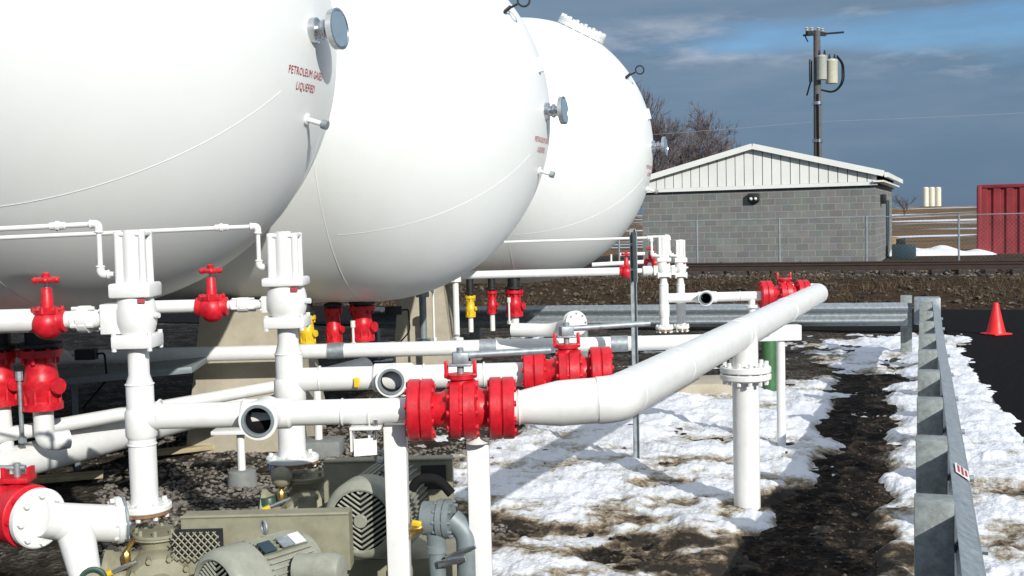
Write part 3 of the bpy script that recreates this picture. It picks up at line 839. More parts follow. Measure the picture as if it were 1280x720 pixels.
MB().box(V((P(963, 416, sb.y).x, sb.y, zb)), (.50, .12, .13), None, .008).build('beam', M_WHITE, bs)
# short stand left
sc_ = G(303, 605); ts = thing('pipe_stand', sc_, 'short white pipe stand with top plate on a grey concrete foot in the gravel', 'pipe support')
MB().tube([sc_ + V((0, 0, .05)), V((sc_.x, sc_.y, P(303, 542, sc_.y).z))], .030, 14).build('post', M_WHITE, ts)
zq = P(303, 538, sc_.y).z
MB().box(V((sc_.x - .03, sc_.y, zq)), (.34, .2, .03), None, .004).build('top_plate', M_WHITE, ts)
MB().lathe([(-.05, .115), (.10, .105), (.11, .09)], sc_, UP, 20).build('footing', M_CONCG, ts)
s2 = G(399, 566); t2 = thing('pipe_stand', s2, 'short white pipe post behind the rear riser, seen below the second header', 'pipe support')
MB().tube([s2 + V((0, 0, -.02)), V((s2.x, s2.y, .62))], .034, 14).build('post', M_WHITE, t2)
MB().box(s2 + V((.02, 0, .05)), (.36, .3, .14), None, .01).build('footing', M_CONCG, t2)

# diagonal suction headers
a = P(-20, 584, 7.2); zD = P(0, 579, 7.3).z
da = V((a.x, a.y, zD)); db = G(345, 486, zD); dc_ = da + (db - da) * 1.5
sh = thing('suction_header', da, 'thick white pipe lying low and running diagonally back from the left edge', 'pipe')
MB().tube([da - (db - da) * .3 - V((0, 0, .03)), dc_ - V((0, 0, .03))], .115, 28).build('pipe', M_WHITE, sh)
a2 = G(60, 534, .62); b2 = G(172, 514, .62); d2 = (b2 - a2)
sh2 = thing('return_line', a2, 'thinner white pipe running diagonally just above the thick low pipe', 'pipe')
MB().tube([a2 - d2 * 1.2, a2 + d2 * 3.2], .05, 20).build('pipe', M_WHITE, sh2)

# ------------------------------------------------------------------ branch pipes with globe valves and unions
def globe_valve(c, s, label, axis=(1, 0, 0)):
    c = V(c); axis = V(axis).normalized()
    rt = thing('globe_valve', c - V((0, 0, .055 * s)), label, 'valve', 'red globe valves with handwheels')
    b = MB().lathe([(-.085 * s, .04 * s), (-.08 * s, .050 * s), (-.045 * s, .052 * s), (-.03 * s, .062 * s), (.03 * s, .062 * s), (.045 * s, .052 * s), (.08 * s, .05 * s), (.085 * s, .04 * s)], c, axis, 24)
    b.sphere(c - UP * .010 * s, .078 * s, (.95, 1, .95))
    b.build('valve_body', M_RED, rt)
    MB().lathe([(.035 * s, .066 * s), (.055 * s, .07 * s), (.062 * s, .05 * s), (.066 * s, .028 * s), (.15 * s, .024 * s), (.155 * s, .02 * s)], c, UP, 16).bolts(c + UP * .052 * s, UP, .062 * s, 6, .010 * s, .03 * s).build('bonnet', M_RED, rt)
    st = MB().tube([c + UP * .15 * s, c + UP * .20 * s], .009 * s, 8).build('stem', M_CHROME, rt)
    wz = c + UP * .19 * s
    h = MB().ring(wz, UP, .046 * s, .011 * s, 24, 8)
    for k in range(4):
        w = k * math.pi / 2 + .4; d = V((math.cos(w), math.sin(w), 0)); h.tube([wz, wz + d * .044 * s], .009 * s, 6)
    for k in range(5):
        w = k * 2 * math.pi / 5; d = V((math.cos(w), math.sin(w), 0)); h.sphere(wz + d * .048 * s, .017 * s, (1, 1, .9), 10, 6)
    h.lathe([(-.015 * s, .016 * s), (.03 * s, .018 * s), (.035 * s, .01 * s)], wz, UP, 10)
    h.build('handwheel', M_RED, rt)
    return rt
def branch(D, y, px0, r, px_valve, px_u0, px_u1, px_b0, px_b1, s, lab_p, lab_g):
    z = P((px_valve + px_b1) / 2, y, D).z
    at = lambda px: V((P(px, y, D).x, D, z))
    rt = thing('branch_pipe', at(px0), lab_p, 'pipe', 'white branch pipes to the actuated valves')
    MB().tube([at(px0), at(px_valve)], r, 22).build('pipe', M_WHITE, rt)
    rr = r * .72
    MB().tube([at(px_valve), at(px_b0)], rr, 18).build('spool', M_WHITE, rt)
    u0, u1 = at(px_u0), at(px_u1); L = (u1 - u0).length
    un_ = MB().lathe([(0, rr * 1.05), (.004, rr * 1.25), (L * .25, rr * 1.3), (L * .3, rr * 1.65), (L * .66, rr * 1.65), (L * .7, rr * 1.25), (L, rr * 1.05)], u0, (1, 0, 0), 10)
    for k in range(3): un_.bolts(u0 + V((L * (.2 + .3 * k), 0, 0)), (1, 0, 0), rr * 1.45, 4, rr * .25, L * .22, .3)
    un_.build('union', M_WHITE, rt)
    b0, b1 = at(px_b0), at(px_b1)
    MB().box((b0 + b1) / 2, ((b1 - b0).length, r * 2.0, r * 2.5), None, .004).bolts((b0 + b1) / 2, (1, 0, 0), r * 1.1, 4, .007, (b1 - b0).length + .012, .5).build('end_block', M_WHITE, rt)
    if lab_g: globe_valve(at(px_valve) - V((0, 0, .005)), s, lab_g)
branch(D1, 399, -80, .052, 60, 90, 124, 130, 155, .95, 'thick white branch pipe from the left edge to the nearest actuated valve', 'red globe valve at the left edge on the nearest branch pipe')
branch(D2, 381, 170, .034, 265, 288, 322, 328, 346, .98, 'white branch pipe passing behind the nearest riser to the second actuated valve', 'red globe valve between the two big actuated valves')
zb3 = P(700, 341, D3).z
b3 = thing('branch_pipe', P(580, 344, D3), 'far white branch pipe under the farthest tank reaching the slender risers', 'pipe', 'white branch pipes to the actuated valves')
MB().tube([V((P(578, 345, D3).x, D3, zb3)), V((P(784, 336, D3).x, D3, zb3))], .038, 18).build('pipe', M_WHITE, b3)
MB().tube([V((P(784, 336, D3).x, D3, zb3)), V((P(846, 334, D3).x, D3, zb3))], .024, 14).build('spool', M_WHITE, b3)
MB().lathe([(-.05, .03), (-.04, .045), (.04, .045), (.05, .03)], V((P(809, 335, D3).x, D3, zb3)), (1, 0, 0), 12).build('union', M_WHITE, b3)
MB().box(V((P(819, 335, D3).x, D3, zb3)), (.035, .08, .09), None, .004).box(V((P(841, 335, D3).x, D3, zb3)), (.035, .08, .09), None, .004).build('end_block', M_WHITE, b3)
globe_valve(V((P(783, 336, D3).x, D3, zb3)), .85, 'small far red valve behind the grey sign post')
globe_valve(V((P(813, 327, D3 + .3).x, D3 + .3, P(813, 329, D3 + .3).z)), .75, 'tiny far red valve right of the grey sign post')
# second far pipe behind
b5 = thing('branch_pipe', P(740, 331, D3 + 1.0), 'thin white pipe behind the far branch pipe, just under the tank curve', 'pipe', 'white branch pipes to the actuated valves')
MB().tube([P(740, 331, D3 + 1), P(812, 327, D3 + 1), P(812, 331, D3 + .2)], .022, 12, bend=.04).tube([P(775, 318, D3 + 1), P(806, 317, D3 + 1)], .018, 10).tube([P(764, 330, D3 + 1), P(764, 318, D3 + 1)], .010, 8).build('pipe', M_WHITE, b5)

# small air lines
def air_line(label, pts, r, couplings=(), elbows=()):
    rt = thing('air_line', pts[0], label, 'pipe', 'thin white air lines')
    MB().tube(pts, r, 12, bend=r * 1.2).build('tube', M_WHITE, rt)
    for p, ax in couplings: MB().lathe([(-.035, r * 1.25), (-.033, r * 1.5), (-.008, r * 1.55), (-.006, r * 2.0), (.006, r * 2.0), (.008, r * 1.55), (.033, r * 1.5), (.035, r * 1.25)], p, ax, 10).build('coupling', M_WHITE, rt)
    for p, d1, d2 in elbows:
        e = MB().tube([p + V(d1) * .036, p, p + V(d2) * .036], r * 1.55, 12, bend=r * 2); e.ring(p + V(d1) * .034, d1, r * 1.3, r * .5, 14, 6); e.ring(p + V(d2) * .034, d2, r * 1.3, r * .5, 14, 6)
        e.build('elbow_fitting', M_WHITE, rt)
q0, q1, q2, q3 = P(-60, 289, D1), P(123, 280, D1), P(131, 343, D1), P(160, 346, D1)
q2 = V((q1.x, q1.y, q2.z)); q3 = V((q3.x, q3.y, q2.z))
air_line('nearest thin white air line with elbows at the upper left', [q0, q1, q2, q3], .0115, [(P(72, 282.5, D1), q1 - q0)],
         [(q1, (-1, 0, 0), (0, 0, -1)), (q2, (0, 0, 1), (1, 0, 0))])
q0, q1, q2, q3 = P(-60, 300, D2), P(322, 283, D2), P(329, 334, D2), P(346, 337, D2)
q2 = V((q1.x, q1.y, q2.z)); q3 = V((q3.x, q3.y, q2.z))
air_line('second thin white air line crossing behind the nearest riser', [q0, q1, q2, q3], .0115, [(P(277, 284.5, D2), q1 - q0)],
         [(q1, (-1, 0, 0), (0, 0, -1)), (q2, (0, 0, 1), (1, 0, 0))])
q0, q1, q2, q3 = P(630, 302.5, D3 - .05), P(814, 297, D3 - .05), P(815, 319, D3 - .05), P(826, 320, D3 - .05)
air_line('far thin white air line crossing below the farthest tank', [q0, q1, q2, q3], .012, [], [(q1, (-1, 0, 0), (0, 0, -1)), (q2, (0, 0, 1), (1, 0, 0))])
q0, q1, q2, q3 = P(814, 296, D3 + .2), P(836, 295.5, D3 + .2), P(837, 319, D3 + .2), P(847, 320, D3 + .2)
air_line('shortest far white air line, ending at the second slender riser', [q0, q1, q2, q3], .012, [], [(q1, (-1, 0, 0), (0, 0, -1)), (q2, (0, 0, 1), (1, 0, 0))])

# ------------------------------------------------------------------ outlet valves hanging under the tanks
def outlet_valve(px, py, Y, r, h, material, top_z, bot, label, kind='red', side=1):
    c = P(px, py, Y); nm = 'outlet_valve'
    rt = thing(nm, c - V((0, 0, h / 2)), label, 'valve', 'valves hanging under the tanks')
    hh = h / 2
    b = MB().lathe([(-hh, r), (-hh * .78, r), (-hh * .76, r * .86), (-hh * .6, r * .84), (-hh * .45, r * .95), (-.1 * hh, r * .98), (0, r * .84), (.25 * hh, r * .80), (.5 * hh, r * .74), (.74 * hh, r * .78), (.76 * hh, r * 1.08), (hh, r * 1.08)], c, UP, 28)
    b.bolts(c + V((0, 0, -hh * .6)), UP, r * .88, 8, r * .11, hh * .5).bolts(c + V((0, 0, hh * .8)), UP, r * .9, 8, r * .1, hh * .5)
    b.lathe([(0, r * .35), (r * 1.15, r * .33), (r * 1.15, r * .45), (r * 1.3, r * .4)], c - V((0, 0, hh * .2)), (side * .9, -.45, 0), 14)
    b.build('valve_body', material, rt)
    MB().tube([c + V((0, 0, hh)), V((c.x, c.y, top_z))], r * .72, 18).disc(c + V((0, 0, hh + .03)), UP, r * 1.08, .03).build('nozzle', M_DARK, rt)
    pts = [c - V((0, 0, hh * .9))] + [V(p) for p in bot]
    MB().tube(pts, r * .50, 18, bend=.09).build('drop_pipe', M_WHITE, rt)
    return rt
def zt(i, p):      # underside of tank i above point p
    q = V((p.x, p.y, 0)) - V((TC[i].x, TC[i].y, 0)); w = abs(q.dot(V((-AX.y, AX.x, 0))))
    return TC[i].z - math.sqrt(max(.01, RT * RT - w * w)) + .06
c = P(52, 474, 7.4); outlet_valve(52, 474, 7.4, .130, .40, M_RED, zt(0, c), [(c.x, c.y, .56), (c.x + .12, c.y + .1, .56)], 'larger red valve hanging under the nearest tank, beside the left edge')
c = P(3, 473, 7.4); outlet_valve(1, 473, 7.4, .105, .36, M_RED, zt(0, c), [(c.x, c.y, .50)], 'red valve under the nearest tank, cut by the left edge')
c = P(384, 413, 9.9); outlet_valve(384, 413, 9.9, .075, .26, M_YEL, zt(1, c), [(c.x, c.y, .82)], 'yellow valve under the middle tank, right of the second riser')
c = P(417, 405, 10.2); outlet_valve(417, 407, 10.2, .078, .32, M_RED, zt(1, c), [(c.x, c.y, .80)], 'slimmer red valve under the middle tank, next to the yellow one')
c = P(453, 402, 10.2); outlet_valve(453, 404, 10.2, .110, .32, M_RED, zt(1, c), [(c.x, c.y, .80)], 'wider red valve under the middle tank, right end of its row')
c = P(588, 383, 13.6); outlet_valve(588, 383, 13.6, .062, .26, M_YEL, zt(2, c), [(c.x, c.y, .62)], 'yellow valve under the farthest tank')
c = P(615, 378, 13.7); outlet_valve(615, 378, 13.7, .062, .28, M_RED, zt(2, c), [(c.x, c.y, .62)], 'slimmer red valve under the farthest tank, next to its yellow valve')
c = P(643, 379, 13.7); outlet_valve(643, 379, 13.7, .105, .32, M_RED, zt(2, c), [(c.x, c.y, .60)], 'wider red valve under the farthest tank, right end of its row')
# stems / drain rods beside them
def rod(px, y0, y1, Y, r, m, label):
    a, b = P(px, y0, Y), P(px, y1, Y); b = V((a.x, a.y, b.z))
    t = thing('valve_rod', b, label, 'rod')
    MB().tube([a, b], r, 10).build('rod', m, t)
    MB().lathe([(-.03, r * 1.8), (.03, r * 1.8)], a, UP, 8).build('cap', m, t); MB().lathe([(-.01, r * 2), (.03, r * 2)], b, UP, 4).build('foot', m, t)
rod(24, 470, 552, 7.35, .014, M_GALV, 'thin grey rod between the two red valves at the left edge')
rod(441, 405, 432, 10.05, .012, M_WHITE, 'thin white rod beside the wider red valve under the middle tank')
rod(569, 349, 425, 12.6, .037, M_WHITE, 'upright white vent pipe left of the far yellow valve')
rod(541, 362, 425, 12.9, .014, M_WHITE, 'thin white rod left of the upright vent pipe')
rod(528, 368, 426, 12.7, .042, M_GREYP, 'grey upright pipe in front of the far concrete pier')
rod(636, 375, 404, 13.4, .012, M_WHITE, 'thin white rod beside the wider far red valve')

# blind flange on the pipe behind the second red valve
D5 = 9.15
bf = P(720, 404, 8.9)
bt = thing('blind_flange', bf - V((0, 0, .11)), 'white round blind flange with bolt holes on a sloping pipe behind the second red valve', 'flange')
bd = V((.55, -1, .15)).normalized()
MB().disc(bf, bd, .10, .03).disc(bf - bd * .035, bd, .10, .03).build('disc', M_WHITE, bt)
MB().bolts(bf - bd * .015, bd, .078, 8, .009, .08).build('bolt_ring', M_GALV, bt)
MB().tube([bf - bd * .03, P(690, 413, 9.1), P(640, 412, 9.2)], .055, 18, bend=.08).build('pipe', M_WHITE, bt)

# ------------------------------------------------------------------ lower-left suction valve, elbow
c = P(22, 641, 4.55); ax = V((.80, -.50, -.04)).normalized()
sv = thing('suction_valve', c - V((0, 0, .13)), 'big red suction valve low at the left edge with a white bolted flange', 'valve')
b = MB().lathe([(-.20, .10), (-.12, .125), (-.02, .128), (.0, .115), (.015, .115), (.02, .128), (.085, .128), (.09, .12)], c, ax, 36)
b.bolts(c + ax * .05, ax, .11, 8, .012, .1)
b.build('valve_body', M_RED, sv)
fc = c + ax * .135
MB().disc(fc, ax, .122, .035, 40).bolts(fc + ax * .01, ax, .098, 8, .013, .05).build('end_flange', M_WHITE, sv)
tp = P(22, 597, 4.55)
MB().box(tp + V((0, 0, -.005)), (.12, .10, .02), None, .003).tube([tp, c + UP * .1], .035, 14).obox(tp + V((-.05, 0, .02)), (1, 0, 0), (0, 1, 0), (.015, .05, .05)).obox(tp + V((.055, 0, .02)), (1, 0, 0), (0, 1, 0), (.015, .05, .05)).build('yoke', M_RED, sv)
MB().tube([tp + V((0, 0, -.01)), tp + V((0, 0, .06))], .014, 10).obox(tp + V((-.10, 0, .045)), (1, .1, -.04), (0, 1, 0), (.26, .03, .012), .002).build('lever_bar', M_GALV, sv)
pf = P(148, 650, 4.72)
el = thing('suction_elbow', pf - V((0, 0, .3)), 'white elbow pipe between the low red valve and the front pump', 'pipe')
e0 = fc + ax * .02; e1 = P(96, 655, 4.50); e2 = P(110, 745, 4.44)
MB().tube([e0, e0.lerp(pf, .5) + V((0, 0, -.012)), pf + V((0, 0, -.015))], [.070, .077, .078], 28).tube([e0.lerp(pf, .12) + V((0, 0, -.004)), e0.lerp(pf, .42) + V((0, -.01, -.02)), V((e2.x, e2.y + .02, e2.z))], [.066, .074, .056], 26, bend=.10).build('pipe', M_WHITE, el)
pax = V((.86, .50, 0))
pfl = MB().disc(pf, pax, .100, .030, 36).bolts(pf, pax, .086, 8, .010, .06).build('pump_flange', M_WHITE, el)
MB().disc(pf + pax.normalized() * .022, pax, .097, .012, 36).build('gasket', M_GREYP, pfl)

# ------------------------------------------------------------------ pumps, motors, guards
def fan_motor(fc, axis, r, L, label, cover_m, body_m, plates=True, eye=True):
    """electric motor: fc = centre of the fan cover's face, axis = from the body towards that face"""
    axis = V(axis).normalized(); side = UP.cross(axis).normalized(); up = axis.cross(side)
    rt = thing('electric_motor', fc - axis * L * .5 - V((0, 0, r * 1.15)), label, 'motor', 'electric pump motors')
    b = MB().lathe([(-L, r * .5), (-L + .01, r * .8), (-L + .05, r * .86), (-.13, r * .86)], fc, axis, 40)
    for k in range(40):
        w = 2 * math.pi * k / 40; d = side * math.cos(w) + up * math.sin(w)
        if abs(math.sin(w)) < .25 or True:
            b.obox(fc - axis * (L * .5 + .06) + d * r * .89, axis, d, (L - .24, r * .12, .006))
    bo = b.build('body', body_m, rt)
    MB().obox(fc - axis * L * .55 - up * r * 1.0, axis, side, (L * .7, r * 1.5, r * .28), .006).build('foot', body_m, rt)
    cv = MB().lathe([(-.16, r * .93), (-.155, r), (-.05, r), (-.02, r * .96), (-.004, r * .86), (0, r * .80), (-.008, r * .78), (-.03, r * .775)], fc, axis, 48, cap=False).build('fan_cover', cover_m, rt)
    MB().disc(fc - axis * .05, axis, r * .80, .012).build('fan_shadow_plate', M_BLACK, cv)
    gr = MB()
    for k in range(-9, 10):          # chevron louvre bars in the face
        for sg in (-1, 1):
            x0 = k * r * .135
            pts = []
            for t in np.linspace(0, 1, 12):
                u = sg * t * r * .8; v = x0 + t * r * .55
                if u * u + v * v < (r * .775) ** 2: pts.append(fc + side * u + up * v - axis * .012)
            if len(pts) > 1: gr.tube([pts[0], pts[-1]], r * .028, 6)
    gr.ring(fc - axis * .01, axis, r * .78, r * .035, 40, 8)
    gr.build('fan_grille', cover_m, cv)
    MB().disc(fc - axis * .006, axis, r * .17, .016).build('hub_cap', cover_m, cv)
    if eye:
        p = fc - axis * L * .55 + up * r * 1.0
        MB().ring(p + up * r * .22, axis.cross(up) * .3 + axis, r * .15, r * .04, 18, 8).build('lifting_eye', M_GALV, rt)
    if plates:
        for q, m in ((.30, M_BLUE), (.50, M_GALV), (.62, M_STICK)):
            d = (up * .75 - side * .0 + V((.25, -.35, 0))).normalized(); d = (d - axis * d.dot(axis)).normalized()
            MB().obox(fc - axis * (L * q + .06) + d * r * 1.02, axis, axis.cross(d), (L * .13, r * .36, .006)).build('name_plate', m, rt)
    return rt
def pump_set(D, px_r, yr, fan_px, fan_py, fan_D, fr, axis, L, panel, labs, mesh_rect=None):
    """positive displacement pump under a riser, with belt guard and baseplate"""
    top = P(px_r, yr, D); X, Y = top.x, D; s = D / 1400
    rt = thing('transfer_pump', V((X, Y, .18)), labs[0], 'pump', 'khaki transfer pumps')
    b = MB().lathe([(0, 30 * s), (-.022, 31 * s), (-.03, 24 * s), (-.07, 22 * s), (-.13, 34 * s)], top, UP, 30)
    cc = top + V((0, -.02, -.21))
    b.lathe([(-.16, .08), (-.15, .13), (-.10, .15), (.10, .15), (.14, .13), (.15, .07), (.2, .055)], cc, (0.35, -1, 0), 32)
    b.bolts(cc + V((.035, -.10, 0)), (0.35, -1, 0), .135, 10, .012, .12)
    b.lathe([(0, .10), (.12, .085), (.15, .11), (.175, .11)], cc + V((-.05, 0, .03)), (-1, -.1, .1), 24)
    b.sphere(cc + V((-.14, -.10, .04)), .05, (1, 1, .9), 14, 8)
    b.box(cc + V((0, .03, -.2)), (.24, .3, .1), None, .01)
    b.build('casing', M_OLIVE, rt)
    MB().disc(top + V((0, 0, -.006)), UP, 32 * s, .014).bolts(top, UP, 27 * s, 8, .011, .05, .2).build('bolt_ring', M_OLIVE, rt)
    g0 = top + V((-.118, -.10, .055))
    ga = MB().lathe([(-.03, .03), (-.028, .044), (.01, .046), (.012, .04), (.004, .038)], g0, (-.3, -1, .15), 24).tube([g0 + V((0, .02, 0)), g0 + V((.01, .05, -.09))], .008, 8).build('pressure_gauge', M_CHROME, rt)
    MB().disc(g0 + V((-.002, -.006, .001)), (-.3, -1, .15), .037, .004).build('gauge_face', M_GLASS, ga)
    v0 = top + V((-.10, -.13, -.05))
    va = MB().tube([v0 + V((.01, .06, .03)), v0, v0 + V((0, -.01, -.07))], .012, 10).lathe([(-.03, .014), (-.02, .02), (.02, .02), (.03, .014)], v0 + V((0, 0, -.03)), UP, 8).build('drain_valve', M_BRASS, rt)
    MB().tube([v0 + V((.055, -.03, -.035)), v0 + V((-.05, -.04, -.075))], .010, 8).build('valve_pipe', M_CHROME, va)
    MB().tube([v0 + V((-.05, -.04, -.075)), v0 + V((-.085, -.045, -.09))], .014, 8).build('valve_handle', M_YEL, va)
    # baseplate
    bp = thing('pump_baseplate', V((X + .2, Y - .1, 0)), labs[3], 'baseplate', 'steel pump baseplates on concrete')
    bl = .95
    for sg in (-1, 1):
        MB().obox(V((X + .28, Y + sg * .26 - .12, .26)), (1, 0, 0), (0, 1, 0), (bl * 1.2, .06, .12), .004).build('channel', M_OLIVE, bp)
    MB().box(V((X + .28, Y - .12, .10)), (bl * 1.35, .85, .198), None, .012).build('plinth', M_CONCG, bp)
    MB().box(V((X + .28, Y - .12, .315)), (bl * 1.1, .50, .012)).build('deck', M_OLIVE, bp)
    # belt guard
    x0, y0, x1, y1, GD, gz = panel
    A = P(x0, y0, GD); B = P(x1, y1, GD); zt_ = (A.z + B.z) / 2
    W = B.x - A.x; hgt = zt_ - gz
    gt = thing('belt_guard', V(((A.x + B.x) / 2, GD, gz)), labs[2], 'machine guard', 'khaki belt guards')
    th = .10
    MB().box(V(((A.x + B.x) / 2, GD, gz + hgt / 2)), (W, .006, hgt)).box(V(((A.x + B.x) / 2, GD + th / 2 + .003, zt_ - .003)), (W, th, .006)).box(V((B.x - .003, GD + th / 2 + .003, gz + hgt / 2 - .003)), (.006, th, hgt - .006)).build('panel', M_OLIVE, gt)
    MB().tube([V((A.x, GD - .004, zt_)), V((B.x, GD - .004, zt_))], .007, 8).build('rim', M_OLIVE, gt)
    if mesh_rect:
        mx0, my0, mx1, my1, mD = mesh_rect
        a, b_ = P(mx0, my0, mD), P(mx1, my1, mD); mm = MB(); step = .028
        W2, H2 = abs(b_.x - a.x), abs(a.z - b_.z); xl, zl = min(a.x, b_.x), min(a.z, b_.z)
        n_ = int((W2 + H2) / step)
        for k in range(-2, n_ + 2):
            for sg in (-1, 1):
                pts = []
                for t in np.linspace(0, H2, 14):
                    xx = (k * step + t * .9) if sg > 0 else (k * step - t * .9 + 0)
                    if 0 <= xx <= W2: pts.append(V((xl + xx, mD, zl + t)))
                if len(pts) > 1: mm.tube([pts[0], pts[-1]], .0032, 5)
        me_ = mm.build('expanded_mesh', M_OLIVE, gt)
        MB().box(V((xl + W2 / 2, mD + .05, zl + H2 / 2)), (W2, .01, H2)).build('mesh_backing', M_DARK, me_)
    fc = P(fan_px, fan_py, fan_D)
    fan_motor(fc, axis, fr, L, labs[1], M_MOTOR, M_MOTOR)
pump_set(D1, 198, 664, 268, 742, 4.25, .165, (-.62, -.78, .0), .46, (226, 645, 436, 643, 4.78, .46),
         ['khaki transfer pump under the nearest riser, front left', 'front electric motor with round vented fan cover, cut by the bottom edge', 'front khaki sheet belt guard with mesh opening beside the nearest riser', 'front pump baseplate on its concrete plinth'],
         (214, 666, 276, 698, 4.70))
pump_set(D2, 381, 593, 450, 652, 5.05, .185, (-.18, -1, .0), .62, (404, 576, 565, 575, 5.62, .50),
         ['khaki transfer pump under the second riser, partly in shade', 'rear electric motor with large slatted fan cover, left of the square post', 'rear khaki belt guard with a dark window, behind the square post', 'rear pump baseplate on its concrete plinth'])
# dark window and frame on the rear guard
a, b_ = P(526, 582, 5.60), P(558, 611, 5.60)
MB().box((a + b_) / 2, (b_.x - a.x, .006, a.z - b_.z)).build('guard_window', M_DARK, [o for o in bpy.data.objects if o.name == 'belt_guard.001'][0])
# rounded terminal box on the front motor
mt = [o for o in bpy.data.objects if o.name == 'electric_motor'][0]
tb = P(398, 712, 4.35)
MB().lathe([(-.10, .04), (-.09, .062), (.07, .066), (.10, .055), (.105, .03)], tb, (1, -.25, .05), 24).tube([P(372, 705, 4.45), P(345, 735, 4.4)], .025, 12).build('terminal_box', M_MOTOR, mt)
# green hose elbow by rear pump
hs = thing('oil_pot', P(335, 632, 5.7), 'dark green pot with cap beside the rear pump', 'pot')
hp = P(336, 628, 5.7)
MB().lathe([(-.12, .05), (0, .055), (.03, .045)], hp, UP, 20).tube([hp, P(360, 620, 5.7)], .02, 10).build('pot', M_DGREEN, hs)
MB().sphere(P(352, 596, 5.65), .055, (1, 1, 1), 16, 10).build('cap', M_OLIVE, hs)
hs = thing('oil_pot', P(110, 718, 4.5), 'dark green pipe end at the bottom left below the white elbow', 'pot')
MB().ring(P(116, 726, 4.4), (.3, -1, .2), .046, .010, 24, 8).build('rim', M_DGREEN, hs)
MB().lathe([(-.12, .045), (-.02, .05), (.0, .046)], P(117, 727, 4.42), (.3, -1, .2), 20).build('pipe_end', M_OLIVE, hs)
# strainer
s0 = P(548, 648, 4.95)
st = thing('pipe_strainer', P(548, 720, 4.95), 'grey pipe strainer with bolted ends between the two square posts', 'strainer')
sax = V((1, -.2, 0)).normalized()
MB().lathe([(-.075, .055), (-.07, .075), (.0, .078), (.005, .088), (.028, .088), (.03, .08), (.035, .088), (.06, .088), (.064, .06)], s0, sax, 30).bolts(s0 + sax * .032, sax, .077, 10, .008, .085).build('drum', M_GREYP, st)
MB().tube([s0 + V((-.01, -.02, -.06)), s0 + V((-.01, -.02, -.16)), s0 + V((0.0, -.02, -.45))], [.045, .036, .036], 18).lathe([(-.02, .036), (-.015, .046), (.015, .046), (.02, .036)], s0 + V((-.01, -.02, -.13)), UP, 18).build('outlet_pipe', M_GREYP, st)
MB().tube([s0 + sax * .06, s0 + sax * .13 + V((0, 0, -.06)), s0 + sax * .13 + V((0, 0, -.3))], .05, 16, bend=.05).build('side_pipe', M_GREYP, st)
MB().obox(s0 + V((.10, -.09, -.13)), (1, -.2, .45), (0, 1, 0), (.15, .02, .02), .003).obox(s0 + V((.06, -.09, -.17)), (1, -.2, .25), (0, 1, 0), (.13, .015, .03), .003).build('clamp', M_CHROME, st)
vb = MB().lathe([(-.03, .014), (-.02, .022), (.02, .022), (.03, .014)], s0 + V((-.095, -.05, -.03)), (1, 0, .3), 10).tube([s0 + V((-.1, -.05, -.03)), s0 + V((-.12, -.055, -.07))], .010, 8).build('ball_valve', M_BRASS, st)
MB().obox(s0 + V((-.092, -.075, .0)), (1, 0, -.2), (0, 1, 0), (.045, .02, .026), .006).build('valve_handle', M_YEL, vb)
# flexible conduit looping by the strainer
MB().tube([s0 + V((-.12, .06, .12)), s0 + V((-.09, .05, .17)), s0 + V((.0, .05, .17)), s0 + V((.06, .04, .1))], .022, 12, bend=.06).build('hose', M_BLACK, st)

# ------------------------------------------------------------------ clutter below the tanks
c = P(150, 462, 8.9)
cb = thing('steel_walkway', V((c.x, c.y, 0)), 'grey steel walkway frame lying in the shade under the nearest tank', 'walkway')
MB().obox(c + V((0, 0, -.02)), (1, .1, .06), (0, 1, 0), (1.25, .7, .05), .004).build('deck', M_GREYP, cb)
for dx in (-.45, .08):
    MB().box(V((c.x + dx, c.y + .2, (c.z - .05) / 2)), (.04, .04, c.z - .05), None, .004).build('leg', M_GREYP, cb)
c = P(108, 443, 8.6)
lb = thing('work_light', c, 'small dark floodlight hanging in the shade under the nearest tank', 'lamp', 'floodlights under the tanks')
MB().box(c, (.16, .08, .08), None, .008).build('housing', M_DARK, lb)
MB().obox(c + V((-.17, .0, .03)), (1, 0, -.6), (0, 1, 0), (.16, .05, .012)).build('bracket', M_WHITE, lb)
MB().tube([c + V((.08, 0, 0)), c + V((.14, 0, .01)), c + V((.15, 0, -.2)), c + V((-.05, 0, -.42))], .008, 6, bend=.05).build('cable', M_BLACK, lb)
lc = P(492, 388, 10.6)
copy_tree(lb, lc, 'small dark floodlight under the middle tank, right of the red valves')
for (px, py, ln, an, lab) in ((238, 563, .9, .5, 'pale wooden board lying on the gravel behind the nearest riser'), (70, 600, .7, .3, 'pale wooden board on the ground in the lower left shade')):
    g = G(px, py, .02)
    tag(MB().obox(V((g.x, g.y, .035)), (math.cos(an), math.sin(an), 0), (-math.sin(an), math.cos(an), 0), (ln, .14, .04), .004).build('wooden_board', M_WOOD), lab, 'board', 'boards on the gravel')
# beige concrete pad near the column
g = G(868, 491)
tag(MB().box(V((g.x, g.y + .25, .05)), (.9, .7, .12), None, .015).build('concrete_pad', M_CONC), 'low beige concrete pad left of the green bollard', 'pad')

# ------------------------------------------------------------------ sign post
g = G(796, 577); sp = thing('sign_post', g, 'grey steel post with its sign plate seen edge-on, standing in the snow', 'sign')
topz = P(790, 286, g.y).z
